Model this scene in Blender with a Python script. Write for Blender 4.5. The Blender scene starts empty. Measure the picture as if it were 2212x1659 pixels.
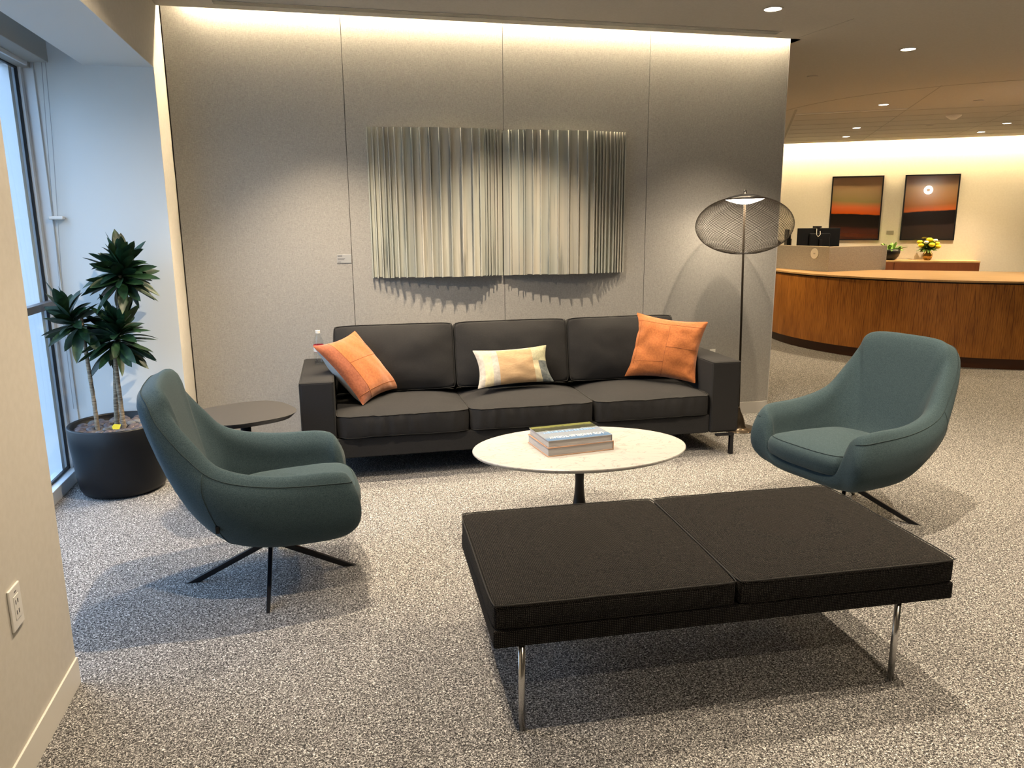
import bpy, bmesh, math, random
from mathutils import Vector, Matrix, noise
PI = math.pi
S = bpy.context.scene
COL = S.collection
# ------------------------------------------------------------------ camera
YAW, PITCH, ROLL, FPX, CH = 0.2348, 0.2099, -0.0075, 1653.86, 1.5
fw = Vector((math.sin(YAW)*math.cos(PITCH), math.cos(YAW)*math.cos(PITCH), -math.sin(PITCH)))
rt = Vector((math.cos(YAW), -math.sin(YAW), 0)); up = rt.cross(fw)
rr = rt*math.cos(ROLL) + up*math.sin(ROLL); uu = -rt*math.sin(ROLL) + up*math.cos(ROLL)
cd = bpy.data.cameras.new('camera'); cam = bpy.data.objects.new('camera', cd); COL.objects.link(cam)
cam.matrix_world = Matrix(((rr.x, uu.x, -fw.x, 0), (rr.y, uu.y, -fw.y, 0), (rr.z, uu.z, -fw.z, CH), (0, 0, 0, 1)))
cd.sensor_width = 36; cd.sensor_fit = 'HORIZONTAL'; cd.lens = FPX*36/2212; cd.clip_end = 3000; cd.clip_start = .05
S.camera = cam
# ------------------------------------------------------------------ exposure, sky
S.view_settings.view_transform = 'Standard'; S.view_settings.look = 'None'
S.view_settings.gamma = 1; S.view_settings.use_curve_mapping = False
S.view_settings.exposure = 0.0
SKY = 6.6
w = bpy.data.worlds.new('world'); S.world = w; w.use_nodes = True
nt = w.node_tree; nt.nodes.clear()
o_ = nt.nodes.new('ShaderNodeOutputWorld'); b_ = nt.nodes.new('ShaderNodeBackground')
tc = nt.nodes.new('ShaderNodeTexCoord'); sp = nt.nodes.new('ShaderNodeSeparateXYZ'); cr = nt.nodes.new('ShaderNodeValToRGB')
nt.links.new(tc.outputs['Generated'], sp.inputs[0]); nt.links.new(sp.outputs['Z'], cr.inputs[0])
cr.color_ramp.elements[0].position = 0.0; cr.color_ramp.elements[0].color = (.20, .27, .36, 1)
cr.color_ramp.elements[1].position = .4; cr.color_ramp.elements[1].color = (.40, .58, .88, 1)
nt.links.new(cr.outputs[0], b_.inputs[0]); b_.inputs[1].default_value = SKY
nt.links.new(b_.outputs[0], o_.inputs[0])
# ------------------------------------------------------------------ downlights of the ceiling (position, watts, cone in degrees)
WARM = (1.0, .80, .56)
ZC = 2.745
LAMPS = [  # x, y, watts, cone, lit
    (2.72, 4.50, 150, 88), (1.25, 4.50, 120, 84), (.06, 4.50, 125, 88),
    (-.10, 3.40, 165, 150), (2.25, 2.85, 180, 110), (3.10, 1.95, 200, 120), (.0, 1.85, 50, 150), (1.4, -.2, 110, 120),
    (4.36, 5.30, 150, 120), (4.9, 2.6, 200, 120),
    (6.18, 7.82, 120, 120), (7.37, 9.84, 90, 120), (7.98, 10.89, 80, 120), (9.08, 9.01, 110, 120), (9.6, 9.97, 90, 120), (7.6, 5.6, 220, 120), (4.30, 8.40, 170, 120)]  # last entry: hidden lamp added to brighten the left felt screen panel

# ================================================================== materials
def new_mat(name):
    m = bpy.data.materials.new(name); m.use_nodes = True
    n = m.node_tree.nodes; l = m.node_tree.links
    return m, n, l, n['Principled BSDF']
def plain(name, col, rough=.5, metal=0, spec=.5, coat=0):
    m, n, l, b = new_mat(name)
    b.inputs['Base Color'].default_value = (*col, 1); b.inputs['Roughness'].default_value = rough
    b.inputs['Metallic'].default_value = metal; b.inputs['Specular IOR Level'].default_value = spec
    b.inputs['Coat Weight'].default_value = coat
    return m
def noise_mat(name, cols, scale=(1, 1, 1), nscale=10, detail=3, rough=.8, bump=0, bdist=.002, dist=0, pos=None, spec=.4, coord='Object', sheen=0, rghn=.6):
    """noise driven colour ramp with optional bump"""
    m, n, l, b = new_mat(name)
    t = n.new('ShaderNodeTexCoord'); mp = n.new('ShaderNodeMapping'); nz = n.new('ShaderNodeTexNoise'); r = n.new('ShaderNodeValToRGB')
    mp.inputs['Scale'].default_value = scale
    l.new(t.outputs[coord], mp.inputs[0]); l.new(mp.outputs[0], nz.inputs['Vector'])
    nz.inputs['Scale'].default_value = nscale; nz.inputs['Detail'].default_value = detail; nz.inputs['Distortion'].default_value = dist; nz.inputs['Roughness'].default_value = rghn
    while len(r.color_ramp.elements) < len(cols): r.color_ramp.elements.new(.5)
    pos = pos or [.35 + .3*i/(len(cols)-1) for i in range(len(cols))]
    for e, c, p in zip(r.color_ramp.elements, cols, pos): e.position = p; e.color = (*c, 1)
    l.new(nz.outputs['Fac'], r.inputs[0]); l.new(r.outputs[0], b.inputs['Base Color'])
    b.inputs['Roughness'].default_value = rough; b.inputs['Specular IOR Level'].default_value = spec
    if sheen: b.inputs['Sheen Weight'].default_value = sheen; b.inputs['Sheen Roughness'].default_value = .5
    if bump:
        bp = n.new('ShaderNodeBump'); bp.inputs['Strength'].default_value = bump; bp.inputs['Distance'].default_value = bdist
        l.new(nz.outputs['Fac'], bp.inputs['Height']); l.new(bp.outputs[0], b.inputs['Normal'])
    return m
def weave_mat(name, c0, c1, f, bump=.4, rough=.9, mixn=.5, vertical=1.0, sheen=0, spec=.25, contrast=.25):
    """woven cloth: two crossed thread noises plus fine mottling; f = threads per metre"""
    m, n, l, b = new_mat(name)
    t = n.new('ShaderNodeTexCoord'); L = []
    for sc in ((f, f, f*.12), (f*.12*vertical, f*.12*vertical, f)):
        mp = n.new('ShaderNodeMapping'); mp.inputs['Scale'].default_value = sc; nz = n.new('ShaderNodeTexNoise')
        nz.inputs['Scale'].default_value = 1; nz.inputs['Detail'].default_value = 2
        l.new(t.outputs['Object'], mp.inputs[0]); l.new(mp.outputs[0], nz.inputs['Vector']); L.append(nz)
    fine = n.new('ShaderNodeTexNoise'); fine.inputs['Scale'].default_value = f*1.3; fine.inputs['Detail'].default_value = 1
    l.new(t.outputs['Object'], fine.inputs['Vector'])
    a = n.new('ShaderNodeMath'); a.operation = 'MAXIMUM'; l.new(L[0].outputs['Fac'], a.inputs[0]); l.new(L[1].outputs['Fac'], a.inputs[1])
    mx = n.new('ShaderNodeMix'); mx.inputs['Factor'].default_value = mixn
    l.new(a.outputs[0], mx.inputs['A']); l.new(fine.outputs['Fac'], mx.inputs['B'])
    r = n.new('ShaderNodeValToRGB'); r.color_ramp.elements[0].position = .53-contrast*.5; r.color_ramp.elements[1].position = .53+contrast*.5
    r.color_ramp.elements[0].color = (*c0, 1); r.color_ramp.elements[1].color = (*c1, 1)
    l.new(mx.outputs['Result'], r.inputs[0]); l.new(r.outputs[0], b.inputs['Base Color'])
    b.inputs['Roughness'].default_value = rough; b.inputs['Specular IOR Level'].default_value = spec
    if sheen: b.inputs['Sheen Weight'].default_value = sheen; b.inputs['Sheen Roughness'].default_value = .4
    bp = n.new('ShaderNodeBump'); bp.inputs['Strength'].default_value = bump; bp.inputs['Distance'].default_value = .6/f
    l.new(mx.outputs['Result'], bp.inputs['Height']); l.new(bp.outputs[0], b.inputs['Normal'])
    return m
def glow(name, col, s):
    m = bpy.data.materials.new(name); m.use_nodes = True; n = m.node_tree.nodes; n.clear()
    o = n.new('ShaderNodeOutputMaterial'); e = n.new('ShaderNodeEmission'); e.inputs[0].default_value = (*col, 1); e.inputs[1].default_value = s
    m.node_tree.links.new(e.outputs[0], o.inputs[0]); return m
def glass_mat(name, tint=(1, 1, 1), rough=0):
    m = bpy.data.materials.new(name); m.use_nodes = True; n = m.node_tree.nodes; l = m.node_tree.links; n.clear()
    o = n.new('ShaderNodeOutputMaterial'); tr = n.new('ShaderNodeBsdfTransparent'); tr.inputs[0].default_value = (*tint, 1)
    g = n.new('ShaderNodeBsdfGlossy'); g.inputs['Roughness'].default_value = rough
    lw = n.new('ShaderNodeLayerWeight'); f = n.new('ShaderNodeMapRange'); f.inputs['From Min'].default_value = .5; f.inputs['To Min'].default_value = .045; f.inputs['To Max'].default_value = .22; l.new(lw.outputs['Facing'], f.inputs['Value']); mx = n.new('ShaderNodeMixShader')
    l.new(f.outputs[0], mx.inputs[0]); l.new(tr.outputs[0], mx.inputs[1]); l.new(g.outputs[0], mx.inputs[2]); l.new(mx.outputs[0], o.inputs[0])
    return m

MAT = {}
MAT['paint'] = noise_mat('painted wall', [(.55, .525, .475), (.58, .555, .505)], nscale=40, rough=.75, bump=.05, bdist=.001)
MAT['ceil'] = noise_mat('ceiling paint', [(.47, .445, .40), (.50, .475, .43)], nscale=60, rough=.85)
MAT['niche'] = plain('white window reveal', (.66, .70, .71), .55)
MAT['alu'] = plain('pale aluminium', (.62, .66, .70), .4, .2)
MAT['gasket'] = plain('black gasket', (.01, .01, .012), .5)
MAT['railgrey'] = plain('dark grey rail', (.09, .095, .11), .5)
MAT['paintfar'] = noise_mat('far wall paint', [(.72, .69, .61), (.76, .73, .65)], nscale=40, rough=.75)
MAT['greige'] = plain('blind cassette', (.30, .31, .29), .6)
MAT['wallcloth'] = weave_mat('grey fabric panel', (.225, .219, .213), (.425, .414, .394), 460, bump=.3, mixn=.35, contrast=.34)
MAT['wallgap'] = plain('dark panel joint', (.03, .028, .025), .9)
MAT['baseboard'] = plain('grey rubber base', (.50, .49, .48), .5)
MAT['basewhite'] = plain('white base board', (.70, .68, .63), .45)
MAT['black'] = plain('black powder coat', (.007, .007, .009), .32, spec=.35)
MAT['blackmatte'] = plain('matt black', (.003, .004, .006), .42, spec=.3)
MAT['wire'] = plain('dark bronze wire', (.018, .013, .009), .8, spec=.12)
MAT['chrome'] = plain('brushed steel', (.62, .61, .60), .22, 1)
MAT['teal'] = weave_mat('teal wool', (.014, .034, .045), (.058, .088, .102), 560, bump=.35, mixn=.75, contrast=.26, sheen=.05)
MAT['tealseam'] = plain('teal seam', (.018, .035, .04), .9)
MAT['sofa'] = weave_mat('charcoal sofa cloth', (.011, .011, .013), (.027, .027, .028), 700, bump=.25, mixn=.6, contrast=.4, sheen=.0)
MAT['sofapipe'] = plain('charcoal piping', (.012, .012, .012), .85)
def chunky():
    m, n, l, b = new_mat('dark chunky weave')
    t = n.new('ShaderNodeTexCoord'); sp = n.new('ShaderNodeSeparateXYZ'); l.new(t.outputs['Object'], sp.inputs[0])
    def M(op, *a):
        x = n.new('ShaderNodeMath'); x.operation = op
        for i, q in enumerate(a):
            if isinstance(q, (int, float)): x.inputs[i].default_value = q
            else: l.new(q, x.inputs[i])
        return x.outputs[0]
    f = 1150; sn = [M('SINE', M('MULTIPLY_ADD', o, f, ph)) for o, ph in zip(sp.outputs, (0, 1.1, .6))]
    h = M('ADD', M('ADD', M('MULTIPLY', sn[0], sn[1]), M('MULTIPLY', sn[0], sn[2])), M('MULTIPLY', sn[1], sn[2]))
    nz = n.new('ShaderNodeTexNoise'); nz.inputs['Scale'].default_value = 330; nz.inputs['Detail'].default_value = 3; l.new(t.outputs['Object'], nz.inputs['Vector'])
    k = M('ADD', M('MULTIPLY', h, .16), nz.outputs['Fac'])
    r = n.new('ShaderNodeValToRGB'); e = r.color_ramp.elements; e[0].position = .36; e[0].color = (.003, .003, .004, 1); e[1].position = .80; e[1].color = (.065, .058, .052, 1); x = e.new(.56); x.color = (.018, .017, .016, 1)
    l.new(k, r.inputs[0]); l.new(r.outputs[0], b.inputs['Base Color']); b.inputs['Roughness'].default_value = .95; b.inputs['Specular IOR Level'].default_value = .12
    bp = n.new('ShaderNodeBump'); bp.inputs['Strength'].default_value = .8; bp.inputs['Distance'].default_value = .003; l.new(k, bp.inputs['Height']); l.new(bp.outputs[0], b.inputs['Normal'])
    return m
MAT['bench'] = chunky()
MAT['tabletop_dark'] = plain('dark brown laminate', (.046, .043, .041), .5, spec=.3)
MAT['orange'] = noise_mat('orange velvet', [(.275, .078, .014), (.37, .115, .024)], nscale=90, detail=6, rough=.85, bump=.15, bdist=.003, sheen=.35)
MAT['rust'] = noise_mat('rust velvet', [(.18, .044, .016), (.25, .073, .028)], nscale=90, detail=4, rough=.85, bump=.15, bdist=.003, sheen=.35)
MAT['cream'] = plain('cream cotton', (.52, .51, .48), .8)
MAT['stitch'] = plain('orange stitching', (.25, .075, .02), .8)
MAT['white'] = plain('white plastic', (.72, .71, .68), .4)
MAT['paper'] = noise_mat('page edges', [(.30, .29, .30), (.42, .41, .41)], scale=(1, 1, 90), nscale=12, rough=.8)
MAT['leaf'] = noise_mat('dark green leaf', [(.003, .013, .006), (.009, .034, .012), (.03, .075, .03)], nscale=22, rough=.42, pos=[.3, .55, .75])
MAT['leaf2'] = noise_mat('bright green leaf', [(.06, .16, .02), (.20, .36, .06)], nscale=30, rough=.5)
MAT['bark'] = noise_mat('ringed cane bark', [(.10, .075, .05), (.33, .27, .19)], scale=(1, 1, 9), nscale=22, rough=.85, bump=.5)
MAT['soil'] = noise_mat('soil', [(.02, .014, .01), (.05, .035, .025)], nscale=60, rough=.95)
MAT['yellow'] = plain('yellow plastic', (.80, .62, .01), .4)
for k, c in enumerate([((.05, .048, .056), (.10, .096, .105)), ((.06, .048, .052), (.11, .09, .095)), ((.09, .09, .092), (.16, .16, .16))]):
    MAT['stone%d' % k] = noise_mat('river stone %d' % k, [c[0], c[1]], nscale=45, rough=.5)
MAT['carpet'] = None
def carpet():
    m, n, l, b = new_mat('speckled loop carpet')
    t = n.new('ShaderNodeTexCoord')
    a = n.new('ShaderNodeTexNoise'); a.inputs['Scale'].default_value = 190; a.inputs['Detail'].default_value = 2.5; a.inputs['Distortion'].default_value = 1.2; a.inputs['Roughness'].default_value = .55
    v = n.new('ShaderNodeTexVoronoi'); v.inputs['Scale'].default_value = 230
    l.new(t.outputs['Object'], a.inputs['Vector']); l.new(t.outputs['Object'], v.inputs['Vector'])
    r = n.new('ShaderNodeValToRGB'); e = r.color_ramp.elements
    e[0].position = .33; e[0].color = (.011, .011, .013, 1); e[1].position = .68; e[1].color = (.80, .795, .79, 1)
    x = e.new(.455); x.color = (.066, .065, .066, 1); x = e.new(.54); x.color = (.225, .222, .22, 1)
    l.new(a.outputs['Fac'], r.inputs[0])
    sp = n.new('ShaderNodeSeparateColor'); l.new(v.outputs['Color'], sp.inputs[0])
    mr = n.new('ShaderNodeMapRange'); mr.inputs['To Min'].default_value = .62; mr.inputs['To Max'].default_value = 1.25; l.new(sp.outputs[0], mr.inputs['Value'])
    mx = n.new('ShaderNodeMix'); mx.data_type = 'RGBA'; mx.blend_type = 'MULTIPLY'; mx.inputs['Factor'].default_value = 1
    l.new(r.outputs[0], mx.inputs['A']); l.new(mr.outputs[0], mx.inputs['B']); l.new(mx.outputs['Result'], b.inputs['Base Color'])
    b.inputs['Roughness'].default_value = .95; b.inputs['Specular IOR Level'].default_value = .15
    bp = n.new('ShaderNodeBump'); bp.inputs['Strength'].default_value = .6; bp.inputs['Distance'].default_value = .004
    l.new(a.outputs['Fac'], bp.inputs['Height']); l.new(bp.outputs[0], b.inputs['Normal'])
    return m
MAT['carpet'] = carpet()
def marble():
    m, n, l, b = new_mat('white veined marble')
    t = n.new('ShaderNodeTexCoord'); a = n.new('ShaderNodeTexNoise'); a.inputs['Scale'].default_value = 5; a.inputs['Detail'].default_value = 7; a.inputs['Distortion'].default_value = 1.6
    mp = n.new('ShaderNodeMapping'); mp.inputs['Rotation'].default_value = (0, 0, .7); mp.inputs['Scale'].default_value = (1, 2.2, 1)
    l.new(t.outputs['Object'], mp.inputs[0]); l.new(mp.outputs[0], a.inputs['Vector'])
    s = n.new('ShaderNodeMath'); s.operation = 'SUBTRACT'; s.inputs[1].default_value = .5; l.new(a.outputs['Fac'], s.inputs[0])
    ab = n.new('ShaderNodeMath'); ab.operation = 'ABSOLUTE'; l.new(s.outputs[0], ab.inputs[0])
    r = n.new('ShaderNodeValToRGB'); e = r.color_ramp.elements
    e[0].position = 0; e[0].color = (.245, .24, .24, 1); e[1].position = .025; e[1].color = (.385, .38, .37, 1); x = e.new(.008); x.color = (.345, .34, .335, 1)
    l.new(ab.outputs[0], r.inputs[0]); l.new(r.outputs[0], b.inputs['Base Color']); b.inputs['Roughness'].default_value = .25
    return m
MAT['marble'] = marble()
def wood(name, dark, mid, light, arch=True, leaf=.15, amp=1.0):
    """bookmatched veneer with tall cathedral figure; uses UV: u = metres along, v = metres up"""
    m, n, l, b = new_mat(name)
    def M(op, a, bb=None, c=None):
        x = n.new('ShaderNodeMath'); x.operation = op
        for i, q in enumerate((a, bb, c)):
            if q is None: continue
            if isinstance(q, (int, float)): x.inputs[i].default_value = q
            else: l.new(q, x.inputs[i])
        return x.outputs[0]
    t = n.new('ShaderNodeTexCoord'); sp = n.new('ShaderNodeSeparateXYZ'); l.new(t.outputs['UV'], sp.inputs[0])
    u, v = sp.outputs[0], sp.outputs[1]
    pu = M('PINGPONG', u, leaf*.5); pc = M('SUBTRACT', pu, leaf*.25)
    cb = n.new('ShaderNodeCombineXYZ'); l.new(M('MULTIPLY', u, 9), cb.inputs[0]); l.new(M('MULTIPLY', v, 2.2), cb.inputs[1])
    nz = n.new('ShaderNodeTexNoise'); nz.inputs['Scale'].default_value = 1; nz.inputs['Detail'].default_value = 2; l.new(cb.outputs[0], nz.inputs['Vector'])
    cb2 = n.new('ShaderNodeCombineXYZ'); l.new(M('MULTIPLY', u, 260), cb2.inputs[0]); l.new(M('MULTIPLY', v, 9), cb2.inputs[1])
    fine = n.new('ShaderNodeTexNoise'); fine.inputs['Scale'].default_value = 1; fine.inputs['Detail'].default_value = 2; l.new(cb2.outputs[0], fine.inputs['Vector'])
    if arch:
        g = M('ADD', M('MULTIPLY', M('POWER', M('MULTIPLY', M('ABSOLUTE', pc), 4/leaf), 1.5), 1.6), M('MULTIPLY', v, .50))
        g = M('ADD', g, M('MULTIPLY', nz.outputs['Fac'], .55*amp))
        s = M('FRACT', M('MULTIPLY', g, 2.1))
        line = M('SUBTRACT', 1, M('MULTIPLY', M('ABSOLUTE', M('SUBTRACT', s, .5)), 9)); line = M('MAXIMUM', line, 0)
    else:
        line = M('MULTIPLY', nz.outputs['Fac'], .35)
    k = M('ADD', M('MULTIPLY', fine.outputs['Fac'], .6), M('MULTIPLY', nz.outputs['Fac'], .45)); k = M('SUBTRACT', k, M('MULTIPLY', line, .26 if arch else .1))
    r = n.new('ShaderNodeValToRGB'); e = r.color_ramp.elements
    e[0].position = .22; e[0].color = (*dark, 1); e[1].position = .72; e[1].color = (*light, 1); x = e.new(.5); x.color = (*mid, 1)
    l.new(k, r.inputs[0]); l.new(r.outputs[0], b.inputs['Base Color']); b.inputs['Roughness'].default_value = .38
    return m
MAT['veneer'] = wood('walnut veneer', (.09, .020, .004), (.34, .125, .020), (.50, .20, .036), leaf=.33)
MAT['woodtop'] = wood('pale counter top wood', (.34, .19, .08), (.50, .31, .14), (.56, .37, .18), arch=False)
MAT['wooddark'] = wood('red brown sideboard wood', (.11, .03, .010), (.17, .052, .017), (.21, .07, .024), arch=False)
def patina():
    m, n, l, b = new_mat('streaked patina strips')
    t = n.new('ShaderNodeTexCoord')
    def nz(sc, det, dist=0):
        mp = n.new('ShaderNodeMapping'); mp.inputs['Scale'].default_value = sc; q = n.new('ShaderNodeTexNoise'); q.inputs['Scale'].default_value = 1; q.inputs['Detail'].default_value = det; q.inputs['Distortion'].default_value = dist
        l.new(t.outputs['Object'], mp.inputs[0]); l.new(mp.outputs[0], q.inputs['Vector']); return q.outputs['Fac']
    a = nz((13, 1, .55), 2); s = nz((34, 1, 1.3), 5, .3); s2 = nz((5, 1, 1.1), 3)
    r = n.new('ShaderNodeValToRGB'); e = r.color_ramp.elements
    e[0].position = .36; e[0].color = (.35, .36, .345, 1); e[1].position = .66; e[1].color = (.52, .51, .47, 1); x = e.new(.5); x.color = (.44, .445, .42, 1)
    l.new(a, r.inputs[0])
    r2 = n.new('ShaderNodeValToRGB'); e = r2.color_ramp.elements; e[0].position = .30; e[0].color = (.20, .24, .27, 1); e[1].position = .42; e[1].color = (1, 1, 1, 1)
    l.new(s, r2.inputs[0])
    r3 = n.new('ShaderNodeValToRGB'); e = r3.color_ramp.elements; e[0].position = .35; e[0].color = (.90, .95, .93, 1); e[1].position = .62; e[1].color = (1.0, .97, .92, 1)
    l.new(s2, r3.inputs[0])
    m1 = n.new('ShaderNodeMix'); m1.data_type = 'RGBA'; m1.blend_type = 'MULTIPLY'; m1.inputs['Factor'].default_value = .7
    l.new(r.outputs[0], m1.inputs['A']); l.new(r2.outputs[0], m1.inputs['B'])
    m2 = n.new('ShaderNodeMix'); m2.data_type = 'RGBA'; m2.blend_type = 'MULTIPLY'; m2.inputs['Factor'].default_value = 1
    l.new(m1.outputs['Result'], m2.inputs['A']); l.new(r3.outputs[0], m2.inputs['B']); l.new(m2.outputs['Result'], b.inputs['Base Color'])
    b.inputs['Roughness'].default_value = .5
    return m
MAT['patina'] = patina()
def vgrad(name, stops, axis='Z', warp=.03, rough=.15, tilt=0, glossy=True):
    """picture: colours stacked along the local height (0..1 in Generated space)"""
    m, n, l, b = new_mat(name)
    t = n.new('ShaderNodeTexCoord'); sp = n.new('ShaderNodeSeparateXYZ'); l.new(t.outputs['Generated'], sp.inputs[0])
    mp = n.new('ShaderNodeMapping'); mp.inputs['Scale'].default_value = (2.2, 1, 5); mp.inputs['Rotation'].default_value = (0, .25, 0); nz = n.new('ShaderNodeTexNoise'); nz.inputs['Scale'].default_value = 1; nz.inputs['Detail'].default_value = 3
    l.new(t.outputs['Generated'], mp.inputs[0]); l.new(mp.outputs[0], nz.inputs['Vector'])
    a = n.new('ShaderNodeMath'); a.operation = 'MULTIPLY_ADD'; a.inputs[1].default_value = warp; l.new(nz.outputs['Fac'], a.inputs[0]); l.new(sp.outputs[2], a.inputs[2])
    c = n.new('ShaderNodeMath'); c.operation = 'MULTIPLY_ADD'; c.inputs[1].default_value = tilt; l.new(sp.outputs[0], c.inputs[0]); l.new(a.outputs[0], c.inputs[2])
    r = n.new('ShaderNodeValToRGB'); e = r.color_ramp.elements
    while len(e) < len(stops): e.new(.5)
    for q, (p, col) in zip(e, stops): q.position = p; q.color = (*col, 1)
    l.new(c.outputs[0], r.inputs[0]); l.new(r.outputs[0], b.inputs['Base Color']); b.inputs['Roughness'].default_value = rough
    b.inputs['Coat Weight'].default_value = 1.0 if glossy else 0; b.inputs['Coat Roughness'].default_value = .01
    return m
MAT['glass'] = glass_mat('window glass', (.93, .96, .96))
MAT['bottle'] = glass_mat('clear bottle plastic', (.93, .95, .96), .02)
MAT['led'] = glow('warm led strip', (1, .80, .52), 380)
MAT['lens'] = glow('downlight lens', (1, .88, .70), 14)
MAT['unlit'] = plain('unlit lens', (.5, .47, .42), .4)

# ================================================================== mesh helpers
class MB:
    def __init__(s): s.v = []; s.f = []; s.uv = None; s.mi = []
    def add(s, vs, fs, mi=0):
        k = len(s.v); s.v += [tuple(x) for x in vs]; s.f += [tuple(i+k for i in f) for f in fs]; s.mi += [mi]*len(fs); return s
    def box(s, x0, x1, y0, y1, z0, z1, mi=0):
        return s.add([(x0, y0, z0), (x1, y0, z0), (x1, y1, z0), (x0, y1, z0), (x0, y0, z1), (x1, y0, z1), (x1, y1, z1), (x0, y1, z1)],
                     [(0, 3, 2, 1), (4, 5, 6, 7), (0, 1, 5, 4), (1, 2, 6, 5), (2, 3, 7, 6), (3, 0, 4, 7)], mi)
    def prism(s, pts, z0, z1, mi=0):
        n = len(pts)
        return s.add([(x, y, z0) for x, y in pts]+[(x, y, z1) for x, y in pts],
                     [tuple(range(n))[::-1], tuple(range(n, 2*n))]+[(i, (i+1) % n, n+(i+1) % n, n+i) for i in range(n)], mi)
    def lathe(s, prof, seg=32, cx=0, cy=0, closed=True, mi=0, a0=0):
        vs = []; fs = []; m = len(prof)
        for i in range(seg):
            a = 2*PI*i/seg+a0
            for r, z in prof: vs.append((cx+r*math.cos(a), cy+r*math.sin(a), z))
        for i in range(seg):
            j = (i+1) % seg
            for k in range(m-1): fs.append((i*m+k, j*m+k, j*m+k+1, i*m+k+1))
        return s.add(vs, fs, mi)
    def tube(s, pts, r, sides=8, cap=True, closed=False, mi=0):
        pts = [Vector(p) for p in pts]; n = len(pts); vs = []; fs = []; pn = None
        rs = r if isinstance(r, (list, tuple)) else [r]*n
        for i, p in enumerate(pts):
            if closed: d = pts[(i+1) % n]-pts[i-1]
            else: d = pts[min(i+1, n-1)]-pts[max(i-1, 0)]
            d = d.normalized() if d.length > 1e-9 else Vector((0, 0, 1))
            if pn is None: pn = d.orthogonal().normalized()
            pn = (pn-d*pn.dot(d)); pn = pn.normalized() if pn.length > 1e-6 else d.orthogonal().normalized()
            q = d.cross(pn)
            for k in range(sides):
                a = 2*PI*k/sides; vs.append(p+(pn*math.cos(a)+q*math.sin(a))*rs[i])
        m = n if closed else n-1
        for i in range(m):
            j = (i+1) % n
            for k in range(sides):
                k2 = (k+1) % sides; fs.append((i*sides+k, i*sides+k2, j*sides+k2, j*sides+k))
        if cap and not closed:
            fs.append(tuple(range(sides))[::-1]); fs.append(tuple((n-1)*sides+k for k in range(sides)))
        return s.add(vs, fs, mi)
    def build(s, name, mat, parent=None, smooth=False, bevel=0, seg=2, sub=0, weld=False, uv=None, autos=None):
        me = bpy.data.meshes.new(name); me.from_pydata(s.v, [], s.f)
        mats = mat if isinstance(mat, (list, tuple)) else [mat]
        for mm in mats: me.materials.append(MAT[mm] if isinstance(mm, str) else mm)
        if len(mats) > 1: me.polygons.foreach_set('material_index', s.mi)
        bm = bmesh.new(); bm.from_mesh(me)
        if weld: bmesh.ops.remove_doubles(bm, verts=bm.verts, dist=1e-5)
        bmesh.ops.recalc_face_normals(bm, faces=bm.faces); bm.to_mesh(me); bm.free()
        if smooth:
            me.polygons.foreach_set('use_smooth', [len(p.vertices) <= 4 for p in me.polygons])
        if uv:
            ul = me.uv_layers.new(name='UVMap')
            for p in me.polygons:
                for li in p.loop_indices: ul.data[li].uv = uv(me.vertices[me.loops[li].vertex_index].co, p.normal)
        o = bpy.data.objects.new(name, me); COL.objects.link(o)
        if parent: o.parent = parent
        if bevel:
            md = o.modifiers.new('bevel', 'BEVEL'); md.width = bevel; md.segments = seg; md.limit_method = 'ANGLE'; md.angle_limit = math.radians(40)
            me.polygons.foreach_set('use_smooth', [True]*len(me.polygons)); md.harden_normals = False
            wn = o.modifiers.new('wn', 'WEIGHTED_NORMAL'); wn.keep_sharp = False; wn.weight = 80
        if sub:
            md = o.modifiers.new('sub', 'SUBSURF'); md.levels = sub; md.render_levels = sub
        return o
def thing(name, label, cat, loc=(0, 0, 0), rz=0, group=None, rot=None):
    o = bpy.data.objects.new(name, None); COL.objects.link(o); o.location = loc; o.rotation_euler = rot or (0, 0, rz); o.empty_display_size = .05
    o['label'] = label; o['category'] = cat
    if group: o['group'] = group
    return o
def tag(o, label, cat, group=None, kind=None):
    o['label'] = label; o['category'] = cat
    if group: o['group'] = group
    if kind: o['kind'] = kind
    return o
def struct(o, label=None):
    o['kind'] = 'structure'
    return o
def copy_tree(o, parent=None):
    c = o.copy(); COL.objects.link(c); c.parent = parent
    for ch in list(o.children): copy_tree(ch, c)
    return c
def circle(cx, cy, r, n=32, a0=0, a1=2*PI): return [(cx+r*math.cos(a0+(a1-a0)*i/n), cy+r*math.sin(a0+(a1-a0)*i/n)) for i in range(n)]
def catmull(P, t, closed=False):
    """P list of Vectors, t in [0, n-1] (or [0,n) when closed)"""
    n = len(P); i = int(math.floor(t)); f = t-i
    g = (lambda k: P[k % n]) if closed else (lambda k: P[max(0, min(n-1, k))])
    a, b, c, d = g(i-1), g(i), g(i+1), g(i+2)
    return .5*((2*b)+(c-a)*f+(2*a-5*b+4*c-d)*f*f+(3*b-a-3*c+d)*f**3)

# ================================================================== the room
XL, YW, XR = -.881, 5.268, 3.335      # left wall, grey wall, right end of the grey wall
YN, YS, XWN, ZS = 4.93, 2.575, -1.56, 2.362   # window niche: far end, near end, glass plane, soffit
floor = struct(MB().box(-1.60, 14.5, -3.2, 16, -.1, 0).build('floor', 'carpet'))
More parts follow.
